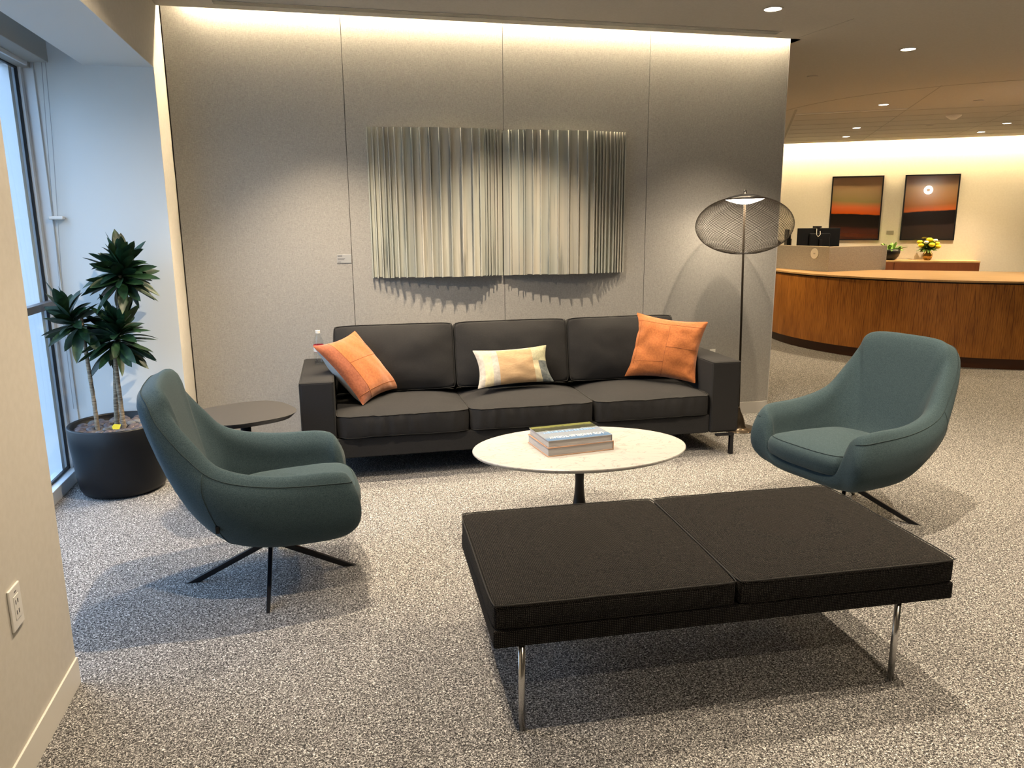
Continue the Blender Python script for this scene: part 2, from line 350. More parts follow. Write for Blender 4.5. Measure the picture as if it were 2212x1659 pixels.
# left wall pieces: behind camera part, above niche, short return by the grey wall
lw = MB().box(XL-.25, XL, -3.2, YS, 0, 3.0).box(XL-.25, XL, YN, YW+.15, 0, 3.0).box(XL-.364, XL, YS, YN, ZS, 3.0)
lw = lw.build('wall_left', 'paint'); struct(lw)
nc = MB().box(-1.56, XL-.001, YN-.002, YN+.12, 0, 2.6).box(-1.56, XL-.25, YS-.12, YS, 0, 2.6).box(XL-.364, XL-.001, YS, YN, ZS-.002, ZS).box(-1.65, XL-.36, YS, YN, 2.58, 2.62)
nc.box(XL-.3, XL-.002, YS-.1, YS+.001, 0, ZS).box(XL-.366, XL-.362, YS, YN, ZS, 2.6)
struct(nc.build('wall_window_reveal', 'niche'))
# grey fabric wall built as four panels with narrow joints
SE = [XL+.006, .171, 1.2136, 2.2599, XR]
gw = MB().box(XL, XR, YW+.012, YW+.15, 0, 3.05, 1)
for a, b in zip(SE[:-1], SE[1:]): gw.box(a+.0018, b-.0018, YW, YW+.014, .094, 3.05, 0)
struct(gw.build('wall_back', ['wallcloth', 'wallgap']))
struct(MB().box(XL, XR, YW-.004, YW+.012, 0, .094).build('baseboard_back', 'baseboard', bevel=.002))
struct(MB().box(XL, XL+.007, -3.2, YS, 0, .095).build('baseboard_left', 'basewhite', bevel=.0015))
struct(MB().box(XR, XR+.006, YW, YW+.15, 0, 2.96).build('trim_1', 'baseboard'))
# ceiling with light slots along the grey wall and the far wall
DW = Vector((.848, -.530, 0)); NW = Vector((.530, .848, 0)); A0 = Vector((7.762, 12.292, 0))
SLOT = .095
def wallpt(s, off, z): p = A0+DW*s-NW*off; return (p.x, p.y, z)
ce = MB()
# big sheet split: near region up to the slot, then right of the wall, then up to the far wall slot
q0, q1 = wallpt(-7, .16, 0), wallpt(8.5, .16, 0)
def yfar(x): return q0[1]+(q1[1]-q0[1])*(x-q0[0])/(q1[0]-q0[0])
ce.prism([(-1.75, -3.2), (14.5, -3.2), (14.5, yfar(14.5)), (XR+.03, yfar(XR+.03)), (XR+.03, YW-SLOT), (XL-.03, YW-SLOT), (XL-.03, YN), (-1.75, YN)], ZC, ZC+.05)
ce.box(XL, XR+.03, YW-SLOT-.012, YW-SLOT, ZC-.001, ZC+.22).box(XL, XR+.04, YW-SLOT-.1, YW+.15, ZC+.22, ZC+.25).box(XR+.03, XR+.04, YW-SLOT, YW+.15, ZC, ZC+.22)
ce.box(1.8, XR+.03, YW+.15, 15.9, ZC, ZC+.05)
ce = ce.build('ceiling', 'ceil'); struct(ce)
# upper closing of the far slot
fs = MB(); P = [wallpt(-7, .18, 0), wallpt(8.5, .18, 0), wallpt(8.5, -.1, 0), wallpt(-7, -.1, 0)]
fs.prism([(p[0], p[1]) for p in P], ZC+.28, ZC+.31)
P = [wallpt(-7, .175, 0), wallpt(8.5, .175, 0), wallpt(8.5, .16, 0), wallpt(-7, .16, 0)]; fs.prism([(p[0], p[1]) for p in P], ZC, ZC+.28)
fs = fs.build('light_slot_cap', 'ceil', ce)
P = [wallpt(-7, 0, 0), wallpt(8.5, 0, 0), wallpt(8.5, -.15, 0), wallpt(-7, -.15, 0)]
struct(MB().prism([(p[0], p[1]) for p in P], 0, 3.1).build('wall_far', 'paintfar'))
struct(MB().box(14.4, 14.55, -3.2, 16, 0, 3.1).build('wall_right', 'paint'))
struct(MB().box(-1.0, 14.5, -3.25, -3.1, 0, 3.1).build('wall_rear', 'paint'))
struct(MB().box(1.8, 1.95, YW+.15, 16, 0, 3.1).build('wall_inner', 'paint'))
# ceiling joints (thin shadow gaps)
CX, CY = 7.667, 8.151
def strip(pts, wd, mat='wallgap', z=ZC-.0015, name='ceiling_joint'):
    m = MB(); pts = [Vector((*p, 0)) for p in pts]
    for a, b in zip(pts[:-1], pts[1:]):
        d = (b-a).normalized(); nn = Vector((-d.y, d.x, 0))*wd/2
        m.prism([((a+nn).x, (a+nn).y), ((b+nn).x, (b+nn).y), ((b-nn).x, (b-nn).y), ((a-nn).x, (a-nn).y)], z, z+.0025)
    return m.build(name, mat, ce)
jm = plain('ceiling joint', (.34, .32, .28), .8); MAT['joint'] = jm
strip([(CX+2.32*math.cos(a), CY+2.32*math.sin(a)) for a in [math.radians(170+ i*4) for i in range(40)]], .010, 'joint')
strip([(5.868, 6.628), (8.639, 11.378)], .010, 'joint'); strip([(7.3, 6.47), (9.75, 10.8)], .008, 'joint'); strip([(5.434, 8.364), (7.36, 11.64)], .03, 'joint')
for k in range(8):
    t = .55*k; a = Vector((5.45, 8.35))+Vector((.511, .859))*t
    b = a+Vector((.848, -.53))*(5.2)
    if k == 0: continue
    strip([tuple(a), tuple(b)], .004, 'joint')
strip([(3.318, 5.13), (3.36, 4.6)], .004, 'joint')
# ---- window
wn = thing('window_1', 'tall floor-to-soffit window in the left niche', 'window', (XWN, YS, 0)); wn['kind'] = 'structure'
for k in ('label', 'category'): del wn[k]
LY = YN-YS
MB().box(-.012, 0, .04, LY-.05, .085, 2.31).build('glass_pane', 'glass', wn)
MB().box(-.06, .072, LY-.018, LY-.0005, .0, 2.60).box(-.06, .02, LY-.055, LY-.018, 0, 2.6).build('window_jamb', 'alu', wn, bevel=.002)
MB().box(-.06, .072, .0005, .05, .0, 2.60).build('window_jamb', 'alu', wn, bevel=.002)
MB().box(-.06, .05, 0.05, LY-.05, .0, .075).build('window_sill', 'alu', wn, bevel=.003)
MB().box(-.06, .06, 0.05, LY-.02, 2.33, 2.45).build('window_head', 'greige', wn, bevel=.002)
MB().box(-.008, .006, LY-.065, LY-.053, .075, 2.34).box(-.008, .006, .05, .062, .075, 2.34).box(-.008, .006, .06, LY-.06, .075, .09).box(-.008, .006, .06, LY-.06, 2.322, 2.334).build('gasket', 'gasket', wn)
MB().box(.0, .045, .05, LY-.02, 1.035, 1.075).build('transom_rail', 'railgrey', wn, bevel=.002)
MB().box(-.085, -.013, LY-.13, LY-.085, -.5, 2.9).build('outer_fin', 'alu', wn)
bc = thing('roller_blind', 'grey roller blind cassette tucked above the left window', 'blind', (-1.49, YS+.03, ZS-.012))
MB().box(0, .10, 0, 2.24, 0, .15).build('cassette', 'greige', bc, bevel=.003)
MB().box(-.012, 0, .01, 2.23, -.02, .03).build('bottom_bar', 'alu', bc)
ch = MB()
for dx in (0, .022):
    pts = [(-1.438+dx, YN-.035-dx*.4, 2.36-i*(2.36-.43)/60+.0) for i in range(61)]
    for i, p in enumerate(pts):
        pts[i] = (p[0]-.07*math.sin(i/60*PI*.5)*.9 + (0.006*math.sin(i/9) if dx else 0), p[1], p[2])
    ch.tube(pts, .0016, 5)
t_ = thing('blind_chain', 'thin beaded pull chain hanging beside the left window', 'cord', (0, 0, 0))
ch.build('bead_chain', plain('grey bead', (.30, .32, .34), .5), t_)
MB().box(-1.50, -1.425, YN-.05, YN-.002, 1.525, 1.545).build('chain_holder', 'white', t_, bevel=.006)

# ---- led strips in the slots (lamps of the place)
t_ = thing('cove_light', 'warm strip light glowing in the slot above the grey fabric wall', 'lamp', (XL, YW-.05, ZC+.10))
MB().box(.15, XR-XL+.02, .012, .035, 0, .012).build('led_strip', 'led', t_); MB().box(.0, XR-XL+.02, .008, .040, .012, .02).build('channel', 'alu', t_)
t_ = thing('cove_light', 'warm strip light glowing above the far wall with the two framed pictures', 'lamp', wallpt(-4, .10, ZC+.255), math.atan2(DW.y, DW.x))
MAT['led2'] = glow('far led strip', (1, .74, .40), 560)
MB().box(0, 12.2, -.02, .01, 0, .012).build('led_strip', 'led2', t_); MB().box(0, 12.2, -.025, .015, .012, .02).build('channel', 'alu', t_)
t_ = thing('slot_diffuser', 'long black linear air slot in the ceiling before the cove', 'vent', (-.55, 5.035, ZC))
MB().box(0, 3.65, -.036, .036, -.0025, -.0005).build('slot', 'gasket', t_)
MB().box(0, 3.65, .036, .041, -.003, -.0005).box(0, 3.65, -.041, -.036, -.003, -.0005).build('flange', 'ceil', t_)
t_ = thing('slot_diffuser', 'pale linear air slot between ceiling panels over the reception', 'vent', (5.655, 8.718, ZC), math.atan2(-.696, 1.017))
MB().box(0, 1.23, -.015, .015, -.003, -.0005).build('slot', 'gasket', t_); MB().box(0, 1.23, .015, .045, -.005, -.0005).box(0, 1.23, -.035, -.015, -.005, -.0005).build('flange', 'white', t_)

# ---- downlights
proto = thing('downlight', 'lit round recessed downlight', 'lamp', (0, 0, 0), group='recessed ceiling downlights')
MB().lathe([(.062, -.001), (.062, -.004), (.052, -.004), (.050, .03), (.052, .03)], 28).build('trim_ring', 'ceil', proto, smooth=False)
MB().lathe([(.0001, .0), (.050, .0), (.050, -.002), (.0001, -.002)], 28).build('lens', 'lens', proto)
DL = {0: 'lit round downlight just right of the cove, nearest the top of the photo', 8: 'lit round downlight in the open ceiling right of the grey wall',
      10: 'lit round downlight beside the pale air slot over the reception', 11: 'lit small downlight below the air slot, second nearest the far wall on the left',
      12: 'lit small downlight nearest the far wall on the left', 13: 'lit small downlight at the right edge over the reception', 14: 'lit small downlight close to the far wall on the right',
      1: 'round downlight over the middle of the sofa', 2: 'round downlight over the left end of the sofa', 3: 'round downlight over the left lounge chair', 4: 'round downlight over the right lounge chair',
      5: 'round downlight right of the bench', 6: 'round downlight near the left wall, before the window', 7: 'round downlight behind the viewpoint', 9: 'round downlight in the open floor to the right', 15: 'round downlight before the reception counter', 16: 'added unseen downlight behind the grey wall, brightening the left of the felt screen'}
for i, (x, y, wt, cone) in enumerate(LAMPS):
    d = proto if i == 0 else copy_tree(proto)
    d.location = (x, y, ZC+.0005); d['label'] = DL[i]
    ld = bpy.data.lights.new('downlight_bulb', 'SPOT'); ld.energy = wt; ld.color = WARM if x < 4 else (1.0, .71, .36); ld.spot_size = math.radians(cone); ld.spot_blend = .75; ld.shadow_soft_size = .018
    lo = bpy.data.objects.new('bulb', ld); COL.objects.link(lo); lo.parent = d; lo.location = (0, 0, -.012)
def small_ceiling(name, label, x, y, m):
    t = thing(name, label, 'sprinkler' if 'sprinkler' in name else 'detector', (x, y, ZC)); return t
t_ = thing('sprinkler_cover', 'unlit flat sprinkler cover between the two lit downlights', 'sprinkler', (4.32, 6.43, ZC)); MB().lathe([(.0001, -.008), (.045, -.008), (.047, -.004), (.047, 0)], 28).build('cover_plate', 'ceil', t_)
t_ = thing('sprinkler_cover', 'unlit flat sprinkler cover over the right of the reception', 'sprinkler', (7.0, 7.35, ZC)); MB().lathe([(.0001, -.008), (.05, -.008), (.052, -.004), (.052, 0)], 28).build('cover_plate', 'ceil', t_)
t_ = thing('sprinkler_cover', 'tiny recessed ceiling fitting left of the smoke detector', 'sprinkler', (8.2, 9.4, ZC)); MB().lathe([(.0001, -.01), (.03, -.01), (.055, -.002), (.055, 0)], 24).build('cover_plate', 'ceil', t_)
t_ = thing('smoke_detector', 'white three-cornered detector on the reception ceiling', 'detector', (7.7, 8.45, ZC), .3)
MB().lathe([(.0001, -.05), (.03, -.05), (.06, -.03), (.085, -.012), (.09, 0)], 24).build('dome', 'white', t_, smooth=True)

# ================================================================== cushions
def cushion(sx, sy, sz, crown=.04, seed=0, nx=22, ny=18, nz=4, wr=.004, side=.008, front_wr=0, pinch=.02):
    """padded box centred in x, y starts at 0, z from 0; returns MB and a surface function"""
    def f(u, v, wv):   # all -1..1
        x = u*sx/2; y = v*sy/2; z = wv*sz/2
        cr = (1-abs(u)**3)*(1-abs(v)**3)
        z += (1 if wv > 0 else 0)*abs(wv)**2*crown*cr*(1 if wv > 0 else -1)
        bu = (1-wv*wv)
        x += (side*bu*(1-abs(v)**4)*u) - pinch*u*abs(v)**10*abs(u)**10
        y += (side*bu*(1-abs(u)**4)*v) - pinch*v*abs(v)**10*abs(u)**10
        nn = noise.noise(Vector((x*7+seed*13, y*7, z*5)))*wr + noise.noise(Vector((x*22+seed*5, y*16, z*9)))*wr*.5
        z += nn
        if front_wr and v < -.6:
            k = (abs(v)-.6)/.4
            y += noise.noise(Vector((x*26+seed*3, 0, z*6)))*front_wr*k; z += noise.noise(Vector((x*24+seed*9, 3, 0)))*front_wr*k*.6*(1 if wv > 0 else 0)
        return Vector((x, y+sy/2, z+sz/2))
    m = MB()
    def grid(g, na, nb):
        vs = [g(-1+2*i/na, -1+2*j/nb) for i in range(na+1) for j in range(nb+1)]
        m.add(vs, [(i*(nb+1)+j, (i+1)*(nb+1)+j, (i+1)*(nb+1)+j+1, i*(nb+1)+j+1) for i in range(na) for j in range(nb)])
    grid(lambda a, b: f(a, b, 1), nx, ny); grid(lambda a, b: f(a, b, -1), nx, ny)
    grid(lambda a, b: f(a, -1, b), nx, nz); grid(lambda a, b: f(a, 1, b), nx, nz)
    grid(lambda a, b: f(-1, a, b), ny, nz); grid(lambda a, b: f(1, a, b), ny, nz)
    return m, f
def piping_path(f, wv=1, n=26):
    P = []
    for i in range(n): P.append(f(-1+2*i/n, -1, wv))
    for i in range(n): P.append(f(1, -1+2*i/n, wv))
    for i in range(n): P.append(f(1-2*i/n, 1, wv))
    for i in range(n): P.append(f(-1, 1-2*i/n, wv))
    return P
# ================================================================== sofa
sofa = thing('sofa', 'charcoal three-seat sofa with block arms against the grey fabric wall', 'sofa', (-.190, 4.405, 0), math.radians(-.9))
def sofa_arm(x0, x1):
    m = MB().box(x0, x1, 0, .81, .14, .612)
    a = m.build('armrest', 'sofa', sofa, bevel=.018, seg=4)
    xm = x0+.006, x1-.006
    MB().tube([(xm[0], .004, .604), (xm[1], .004, .604)], .0028, 6).tube([(xm[0], .006, .15), (xm[0], .002, .35), (xm[0], .004, .60)], .0022, 6).tube([(xm[1], .006, .15), (xm[1], .002, .35), (xm[1], .004, .60)], .0022, 6).tube([(x1-.004, .0, .606), (x1-.004, .8, .606)], .0022, 6).tube([(x0+.004, .0, .606), (x0+.004, .8, .606)], .0022, 6).build('piping', 'sofapipe', a)
sofa_arm(0, .197); sofa_arm(2.555, 2.752)
MB().box(.197, 2.555, .018, .81, .14, .262).build('seat_frame', 'sofa', sofa, bevel=.008)
MB().box(.197, 2.555, .68, .81, .262, .64).build('back_frame', 'sofa', sofa, bevel=.02, seg=3)
for k in range(3):
    m, f = cushion(.784, .66, .128, crown=.042, seed=k+1, nx=40, ny=26, wr=.004, front_wr=.010)
    o = m.build('seat_cushion', 'sofa', sofa, smooth=True, weld=True, bevel=0); o.location = (.197+.393+k*.786, -.002, .266)
    md = o.modifiers.new('bevel', 'BEVEL'); md.width = .012; md.segments = 3; md.limit_method = 'ANGLE'; md.angle_limit = math.radians(50)
    MB().tube(piping_path(f, 1), .0026, 6, closed=True).tube(piping_path(f, -.96), .0022, 6, closed=True).build('piping', 'sofapipe', o, smooth=True)
    m, f = cushion(.755, .425, .15, crown=.045, seed=k+7, nx=34, ny=24, wr=.006, pinch=.008)
    o = m.build('back_cushion', 'sofa', sofa, smooth=True, weld=True); o.rotation_euler = (math.radians(78), 0, 0); o.location = (.205+.377+k*.766, .575, .412)
    md = o.modifiers.new('bevel', 'BEVEL'); md.width = .015; md.segments = 4; md.limit_method = 'ANGLE'; md.angle_limit = math.radians(50)
    MB().tube(piping_path(f, .97), .0024, 6, closed=True).build('piping', 'sofapipe', o, smooth=True)
for x, y in ((.10, .05), (2.695, -.02), (.10, .70), (2.65, .70)):
    MB().box(x-.012, x+.012, y-.012, y+.012, 0, .135).box(x-.11 if x > 1 else x-.012, x+.012 if x > 1 else x+.11, y-.016, y+.016, .128, .14).build('leg', 'black', sofa, bevel=.001)

# ================================================================== throw pillows from four corners
def pillow(name, label, C, th, mats, seams, seed, back_th=None, wr=.008, cat='pillow'):
    """C: corners [topleft, topright, bottomright, bottomleft] in world space"""
    C = [Vector(c) for c in C]; base = sum(C, Vector())/4; base.z = min(c.z for c in C)
    t = thing(name, label, cat, base)
    C = [c-base for c in C]; nrm = (C[1]-C[0]).cross(C[3]-C[0]).normalized()
    if nrm.dot(Vector((-base.x, -base.y, 1.5-base.z))) < 0: nrm = -nrm
    N = 34; back_th = back_th or th
    cen = sum(C, Vector())/4
    def P(u, v, s):     # u 0..1 left-right, v 0..1 top-bottom ; s +1 front -1 back
        a, b = 2*u-1, 2*v-1
        # concave edges, ears at the corners
        ku = 1-.11*(1-b*b)*abs(a)**1.5; kv = 1-.11*(1-a*a)*abs(b)**1.5
        uu_, vv_ = (a*ku+1)/2, (b*kv+1)/2
        p = C[0]*(1-uu_)*(1-vv_)+C[1]*uu_*(1-vv_)+C[2]*uu_*vv_+C[3]*(1-uu_)*vv_
        prof = (max(0, 1-a*a)**.55)*(max(0, 1-b*b)**.55)
        T = (th if s > 0 else back_th)*prof
        edge = (1-prof)
        T += (noise.noise(Vector((a*2.3+seed, b*2.3, s)))*wr*1.1+noise.noise(Vector((a*6+seed, b*6+seed, s)))*wr*.6*edge)*min(1, prof*3)
        return p+nrm*(s*T)
    for s, nm, mt in ((1, 'front_panel', mats[0]), (-1, 'back_panel', mats[1])):
        m = MB(); m.add([P(i/N, j/N, s) for i in range(N+1) for j in range(N+1)], [(i*(N+1)+j, (i+1)*(N+1)+j, (i+1)*(N+1)+j+1, i*(N+1)+j+1) for i in range(N) for j in range(N)])
        if isinstance(mt, tuple):
            m.mi = []
            for i in range(N):
                for j in range(N): m.mi.append(mt[1]((i+.5)/N, (j+.5)/N))
            o = m.build(nm, mt[0], t, smooth=True)
        else: o = m.build(nm, mt, t, smooth=True)
        md = o.modifiers.new('sub', 'SUBSURF'); md.levels = 1; md.render_levels = 1
    sm = MB()
    for (u0, v0, u1, v1) in seams:
        sm.tube([P(u0+(u1-u0)*i/24, v0+(v1-v0)*i/24, 1)+nrm*.0002 for i in range(25)], .0014, 5)
    if seams: sm.build('seam', 'stitch', t, smooth=True)
    return t
pillow('throw_pillow', 'orange velvet pillow with a darker rust strip leaning on the left sofa arm', [(-.105, 4.60, .79), (.158, 4.90, .832), (.432, 4.85, .455), (.168, 4.545, .425)], .068,
       ((['orange', 'rust'], lambda u, v: 1 if u < .24 else 0), 'cream'), [(.24, .02, .24, .98), (.24, .42, .97, .42), (.02, .88, .97, .88), (.86, .06, .86, .4)], 3, back_th=.125)
pillow('throw_pillow', 'orange corduroy patchwork pillow leaning in the right corner of the sofa', [(2.058, 4.90, .880), (2.462, 4.64, .832), (2.335, 4.54, .438), (1.925, 4.80, .457)], .075,
       ('orange', 'cream'), [(.04, .12, .96, .12), (.09, .12, .09, .8), (.52, .12, .52, .98), (.09, .76, .52, .74), (.52, .5, .98, .5)], 8, back_th=.05, wr=.014)
MAT['lum0'] = noise_mat('tan woven panel', [(.28, .19, .11), (.37, .26, .155)], scale=(1, 1, 14), nscale=40, rough=.9, bump=.2)
MAT['lum1'] = noise_mat('pale yellow stripe', [(.38, .34, .235), (.46, .41, .29)], nscale=60, rough=.9)
MAT['lum2'] = noise_mat('grey lilac cloth', [(.27, .26, .25), (.34, .33, .32)], nscale=60, rough=.9)
MAT['lum3'] = noise_mat('blue grey cloth', [(.06, .075, .085), (.12, .135, .14)], nscale=60, rough=.9)
MAT['lum4'] = noise_mat('sage cloth', [(.26, .26, .18), (.35, .34, .24)], scale=(5, 5, 1), nscale=30, rough=.9)
def lumf(u, v):
    if u < .09: return 2
    if u < .22: return 1
    if u < .30: return 2
    if v < .06 and u < .75: return 2
    if u < .77: return 0
    if u > .77 and v < .45: return 4
    if u < .85: return 1
    return 3
pillow('lumbar_pillow', 'small rectangular patchwork pillow in tan and pale stripes on the middle seat', [(.8825, 4.78, .688), (1.383, 4.80, .699), (1.408, 4.70, .471), (.883, 4.62, .469)], .042,
       ((['lum0', 'lum1', 'lum2', 'lum3', 'lum4'], lumf), 'cream'), [], 5, back_th=.05, wr=.006)

# ================================================================== lounge chairs
def lounge_chair(label, loc, rz, base_rot):
    t = thing('lounge_chair', label, 'chair', loc, rz)
    K = [  # front centre ... back centre: s1..s8 (x forward, y left, z up)
        [(.11, 0, .19), (.25, 0, .212), (.328, 0, .248), (.345, 0, .280), (.330, 0, .302), (.325, 0, .302), (.30, 0, .302), (.22, 0, .30)],
        [(.10, .03, .19), (.26, .12, .215), (.330, .185, .253), (.348, .19, .288), (.335, .19, .314), (.33, .19, .312), (.30, .185, .306), (.22, .12, .30)],
        [(.09, .05, .19), (.26, .19, .222), (.342, .250, .295), (.345, .260, .415), (.320, .260, .488), (.305, .235, .45), (.285, .225, .37), (.21, .17, .303)],
        [(.07, .07, .19), (.23, .25, .228), (.318, .335, .305), (.328, .350, .42), (.268, .325, .538), (.25, .268, .49), (.235, .25, .39), (.18, .20, .305)],
        [(.0, .09, .19), (.02, .27, .235), (.03, .360, .325), (.03, .385, .45), (.03, .335, .548), (.03, .275, .50), (.03, .258, .40), (.03, .22, .31)],
        [(-.05, .08, .19), (-.12, .245, .255), (-.150, .343, .38), (-.172, .370, .50), (-.158, .322, .592), (-.142, .272, .560), (-.13, .248, .44), (-.11, .20, .315)],
        [(-.06, .06, .19), (-.175, .21, .272), (-.240, .308, .425), (-.282, .332, .585), (-.256, .302, .685), (-.230, .260, .665), (-.20, .22, .50), (-.145, .17, .32)],
        [(-.07, .05, .19), (-.205, .165, .278), (-.300, .262, .465), (-.368, .296, .705), (-.340, .274, .795), (-.306, .244, .780), (-.25, .185, .57), (-.17, .13, .33)],
        [(-.075, .04, .19), (-.225, .12, .284), (-.330, .222, .495), (-.408, .260, .792), (-.366, .243, .864), (-.320, .222, .850), (-.265, .165, .61), (-.18, .11, .335)],
        [(-.08, .025, .19), (-.235, .08, .288), (-.350, .165, .515), (-.436, .185, .820), (-.390, .173, .893), (-.338, .163, .880), (-.28, .12, .65), (-.18, .07, .338)],
        [(-.08, 0, .19), (-.24, 0, .290), (-.358, 0, .520), (-.444, 0, .825), (-.398, 0, .897), (-.345, 0, .887), (-.285, 0, .66), (-.18, 0, .34)]]
    full = K + [[(x, -y, z) for x, y, z in k] for k in K[-2:0:-1]]
    n = len(full); full = [[Vector(p) for p in k] for k in full]
    full = [[Vector((0, 0, .184))]+k+[Vector((.02, 0, .30))] for k in full]
    def SF(tt, s):
        col = [catmull([full[i][j] for i in range(n)], tt, True) for j in range(10)]
        return catmull(col, s)
    NT, NS = n*5, 40
    m = MB(); m.add([SF(n*i/NT, 9*j/NS) for i in range(NT) for j in range(NS+1)], [(i*(NS+1)+j, ((i+1) % NT)*(NS+1)+j, ((i+1) % NT)*(NS+1)+j+1, i*(NS+1)+j+1) for i in range(NT) for j in range(NS)])
    sh = m.build('shell', 'teal', t, smooth=True, weld=True)
    # outside welt seam round the rim, and the vertical side seams
    def SFo(tt, s, off=.0008):
        a, b = SF(tt, s), SF(tt+.03, s); c = SF(tt, s+.03); nn = (b-a).cross(c-a).normalized()
        cen = Vector((0, 0, .45)); 
        if nn.dot(a-cen) < 0: nn = -nn
        return a+nn*off
    MB().tube([SFo(2.4+(n-4.8)*i/120, 4.55) for i in range(121)], .0016, 5).build('seam', 'tealseam', sh, smooth=True)
    for tt in (5.4, n-5.4):
        MB().tube([SFo(tt, 1.2+3.3*i/30) for i in range(31)], .0014, 5).build('seam', 'tealseam', sh, smooth=True)
    p = SFo(n-5.4, 2.7)
    MB().box(p.x-.006, p.x+.006, p.y-.016, p.y+.001, p.z-.014, p.z+.014).build('fabric_tag', 'blackmatte', t)
    # seat cushion: tapering wedge with rounded front
    pl = [(.385, 0), (.383, .10), (.365, .19), (.325, .232), (.24, .238), (.05, .242), (-.10, .225), (-.18, .17), (-.215, .08), (-.22, 0)]
    out = [Vector((x, y, 0)) for x, y in pl]+[Vector((x, -y, 0)) for x, y in pl[-2:0:-1]]
    rings = [(.86, .298), (.97, .305), (1.0, .330), (1.0, .358), (.97, .382), (.90, .398), (.70, .418), (.45, .436), (.2, .446), (.001, .449)]
    vs = []; NN = 72
    for sc, z in rings:
        for i in range(NN):
            q = catmull(out, len(out)*i/NN, True); x = .085+(q.x-.085)*sc; y = q.y*sc
            vs.append((x, y, z+.018*(x/.385)*(1 if z > .3 else .2)))
    m = MB(); m.add(vs, [(r*NN+i, r*NN+(i+1) % NN, (r+1)*NN+(i+1) % NN, (r+1)*NN+i) for r in range(len(rings)-1) for i in range(NN)]); m.add([vs[i] for i in range(NN)], [tuple(range(NN))])
    sc_ = m.build('seat_cushion', 'teal', t, smooth=True, weld=True)
    MB().tube([Vector((.085+(catmull(out, len(out)*i/NN, True).x-.085)*.935, catmull(out, len(out)*i/NN, True).y*.935, .3925+.018*(catmull(out, len(out)*i/NN, True).x*.935/.385))) for i in range(NN)], .0014, 5, closed=True).build('seam', 'tealseam', sc_)
    MB().lathe([(.0001, .148), (.03, .148), (.034, .152), (.034, .190), (.0001, .190)], 20).build('swivel_hub', 'black', t)
    for k in range(4):
        a = base_rot-rz+k*PI/2; d = Vector((math.cos(a), math.sin(a), 0)); q = Vector((-d.y, d.x, 0))
        P0 = Vector((0, 0, .172)); P1 = d*.357+Vector((0, 0, .0))
        m = MB(); hw = .0095
        vs = [P0+q*hw, P0-q*hw, P0-q*hw-Vector((0, 0, .026)), P0+q*hw-Vector((0, 0, .026)), P1+q*hw*.8, P1-q*hw*.8, P1-q*hw*.8-d*.055, P1+q*hw*.8-d*.055]
        m.add(vs, [(0, 1, 2, 3), (4, 7, 6, 5), (0, 4, 5, 1), (1, 5, 6, 2), (2, 6, 7, 3), (3, 7, 4, 0)]).build('leg', 'black', t, bevel=.002)
    return t
lounge_chair('teal upholstered swivel lounge chair on the left, seen from its side', (-.298, 3.259, 0), math.radians(4), 0)
lounge_chair('teal upholstered swivel lounge chair on the right, facing the marble table', (2.56, 3.265, 0), math.radians(193), math.radians(-45))

# ================================================================== marble table, books
ct = thing('coffee_table', 'oval white marble coffee table on a single black stem', 'table', (1.179, 3.485, 0), -.053)
def ell(a, b, n=72): return [(a*math.cos(2*PI*i/n), b*math.sin(2*PI*i/n)) for i in range(n)]
vs = []; rings = [(.955, .378), (.985, .384), (1.0, .393), (1.0, .396), (.997, .399), (.99, .400)]
for s, z in rings: vs += [(x*s, y*s, z) for x, y in ell(.538, .369)]
m = MB(); m.add(vs, [(r*72+i, r*72+(i+1) % 72, (r+1)*72+(i+1) % 72, (r+1)*72+i) for r in range(5) for i in range(72)]+[tuple(range(72))[::-1], tuple(range(360, 432))])
m.build('tabletop', 'marble', ct)
MB().lathe([(.0001, 0), (.24, 0), (.24, .004), (.20, .010), (.12, .022), (.06, .05), (.033, .10), (.025, .16), (.022, .22), (.026, .29), (.036, .345), (.06, .372), (.10, .378), (.0001, .378)], 40).build('pedestal', 'black', ct, smooth=True)
# books
MAT['cover1'] = None
def cover():
    m, n, l, b = new_mat('city photo book cover')
    t = n.new('ShaderNodeTexCoord'); sp = n.new('ShaderNodeSeparateXYZ'); l.new(t.outputs['Generated'], sp.inputs[0])
    mp = n.new('ShaderNodeMapping'); mp.inputs['Scale'].default_value = (9, 7, 1); nz = n.new('ShaderNodeTexNoise'); nz.inputs['Scale'].default_value = 1; nz.inputs['Detail'].default_value = 5
    l.new(t.outputs['Generated'], mp.inputs[0]); l.new(mp.outputs[0], nz.inputs['Vector'])
    a = n.new('ShaderNodeMath'); a.operation = 'MULTIPLY_ADD'; a.inputs[1].default_value = .22; l.new(nz.outputs['Fac'], a.inputs[0]); l.new(sp.outputs[1], a.inputs[2])
    r = n.new('ShaderNodeValToRGB'); e = r.color_ramp.elements
    st = [(.0, (.20, .34, .55)), (.27, (.26, .42, .62)), (.34, (.50, .56, .60)), (.55, (.52, .56, .60)), (.68, (.42, .50, .62)), (.74, (.55, .56, .50)), (.78, (.07, .075, .04)), (.95, (.10, .10, .05)), (1.0, (.30, .30, .08))]
    while len(e) < len(st): e.new(.5)
    for q, (p, c) in zip(e, st): q.position = p; q.color = (c[0]*.42, c[1]*.45, c[2]*.52, 1)
    l.new(a.outputs[0], r.inputs[0]); l.new(r.outputs[0], b.inputs['Base Color']); b.inputs['Roughness'].default_value = .25
    return m
MAT['cover1'] = cover(); MAT['covergrey'] = plain('grey book board', (.26, .26, .28), .4); MAT['coverpeach'] = plain('peach book board', (.42, .24, .15), .5)
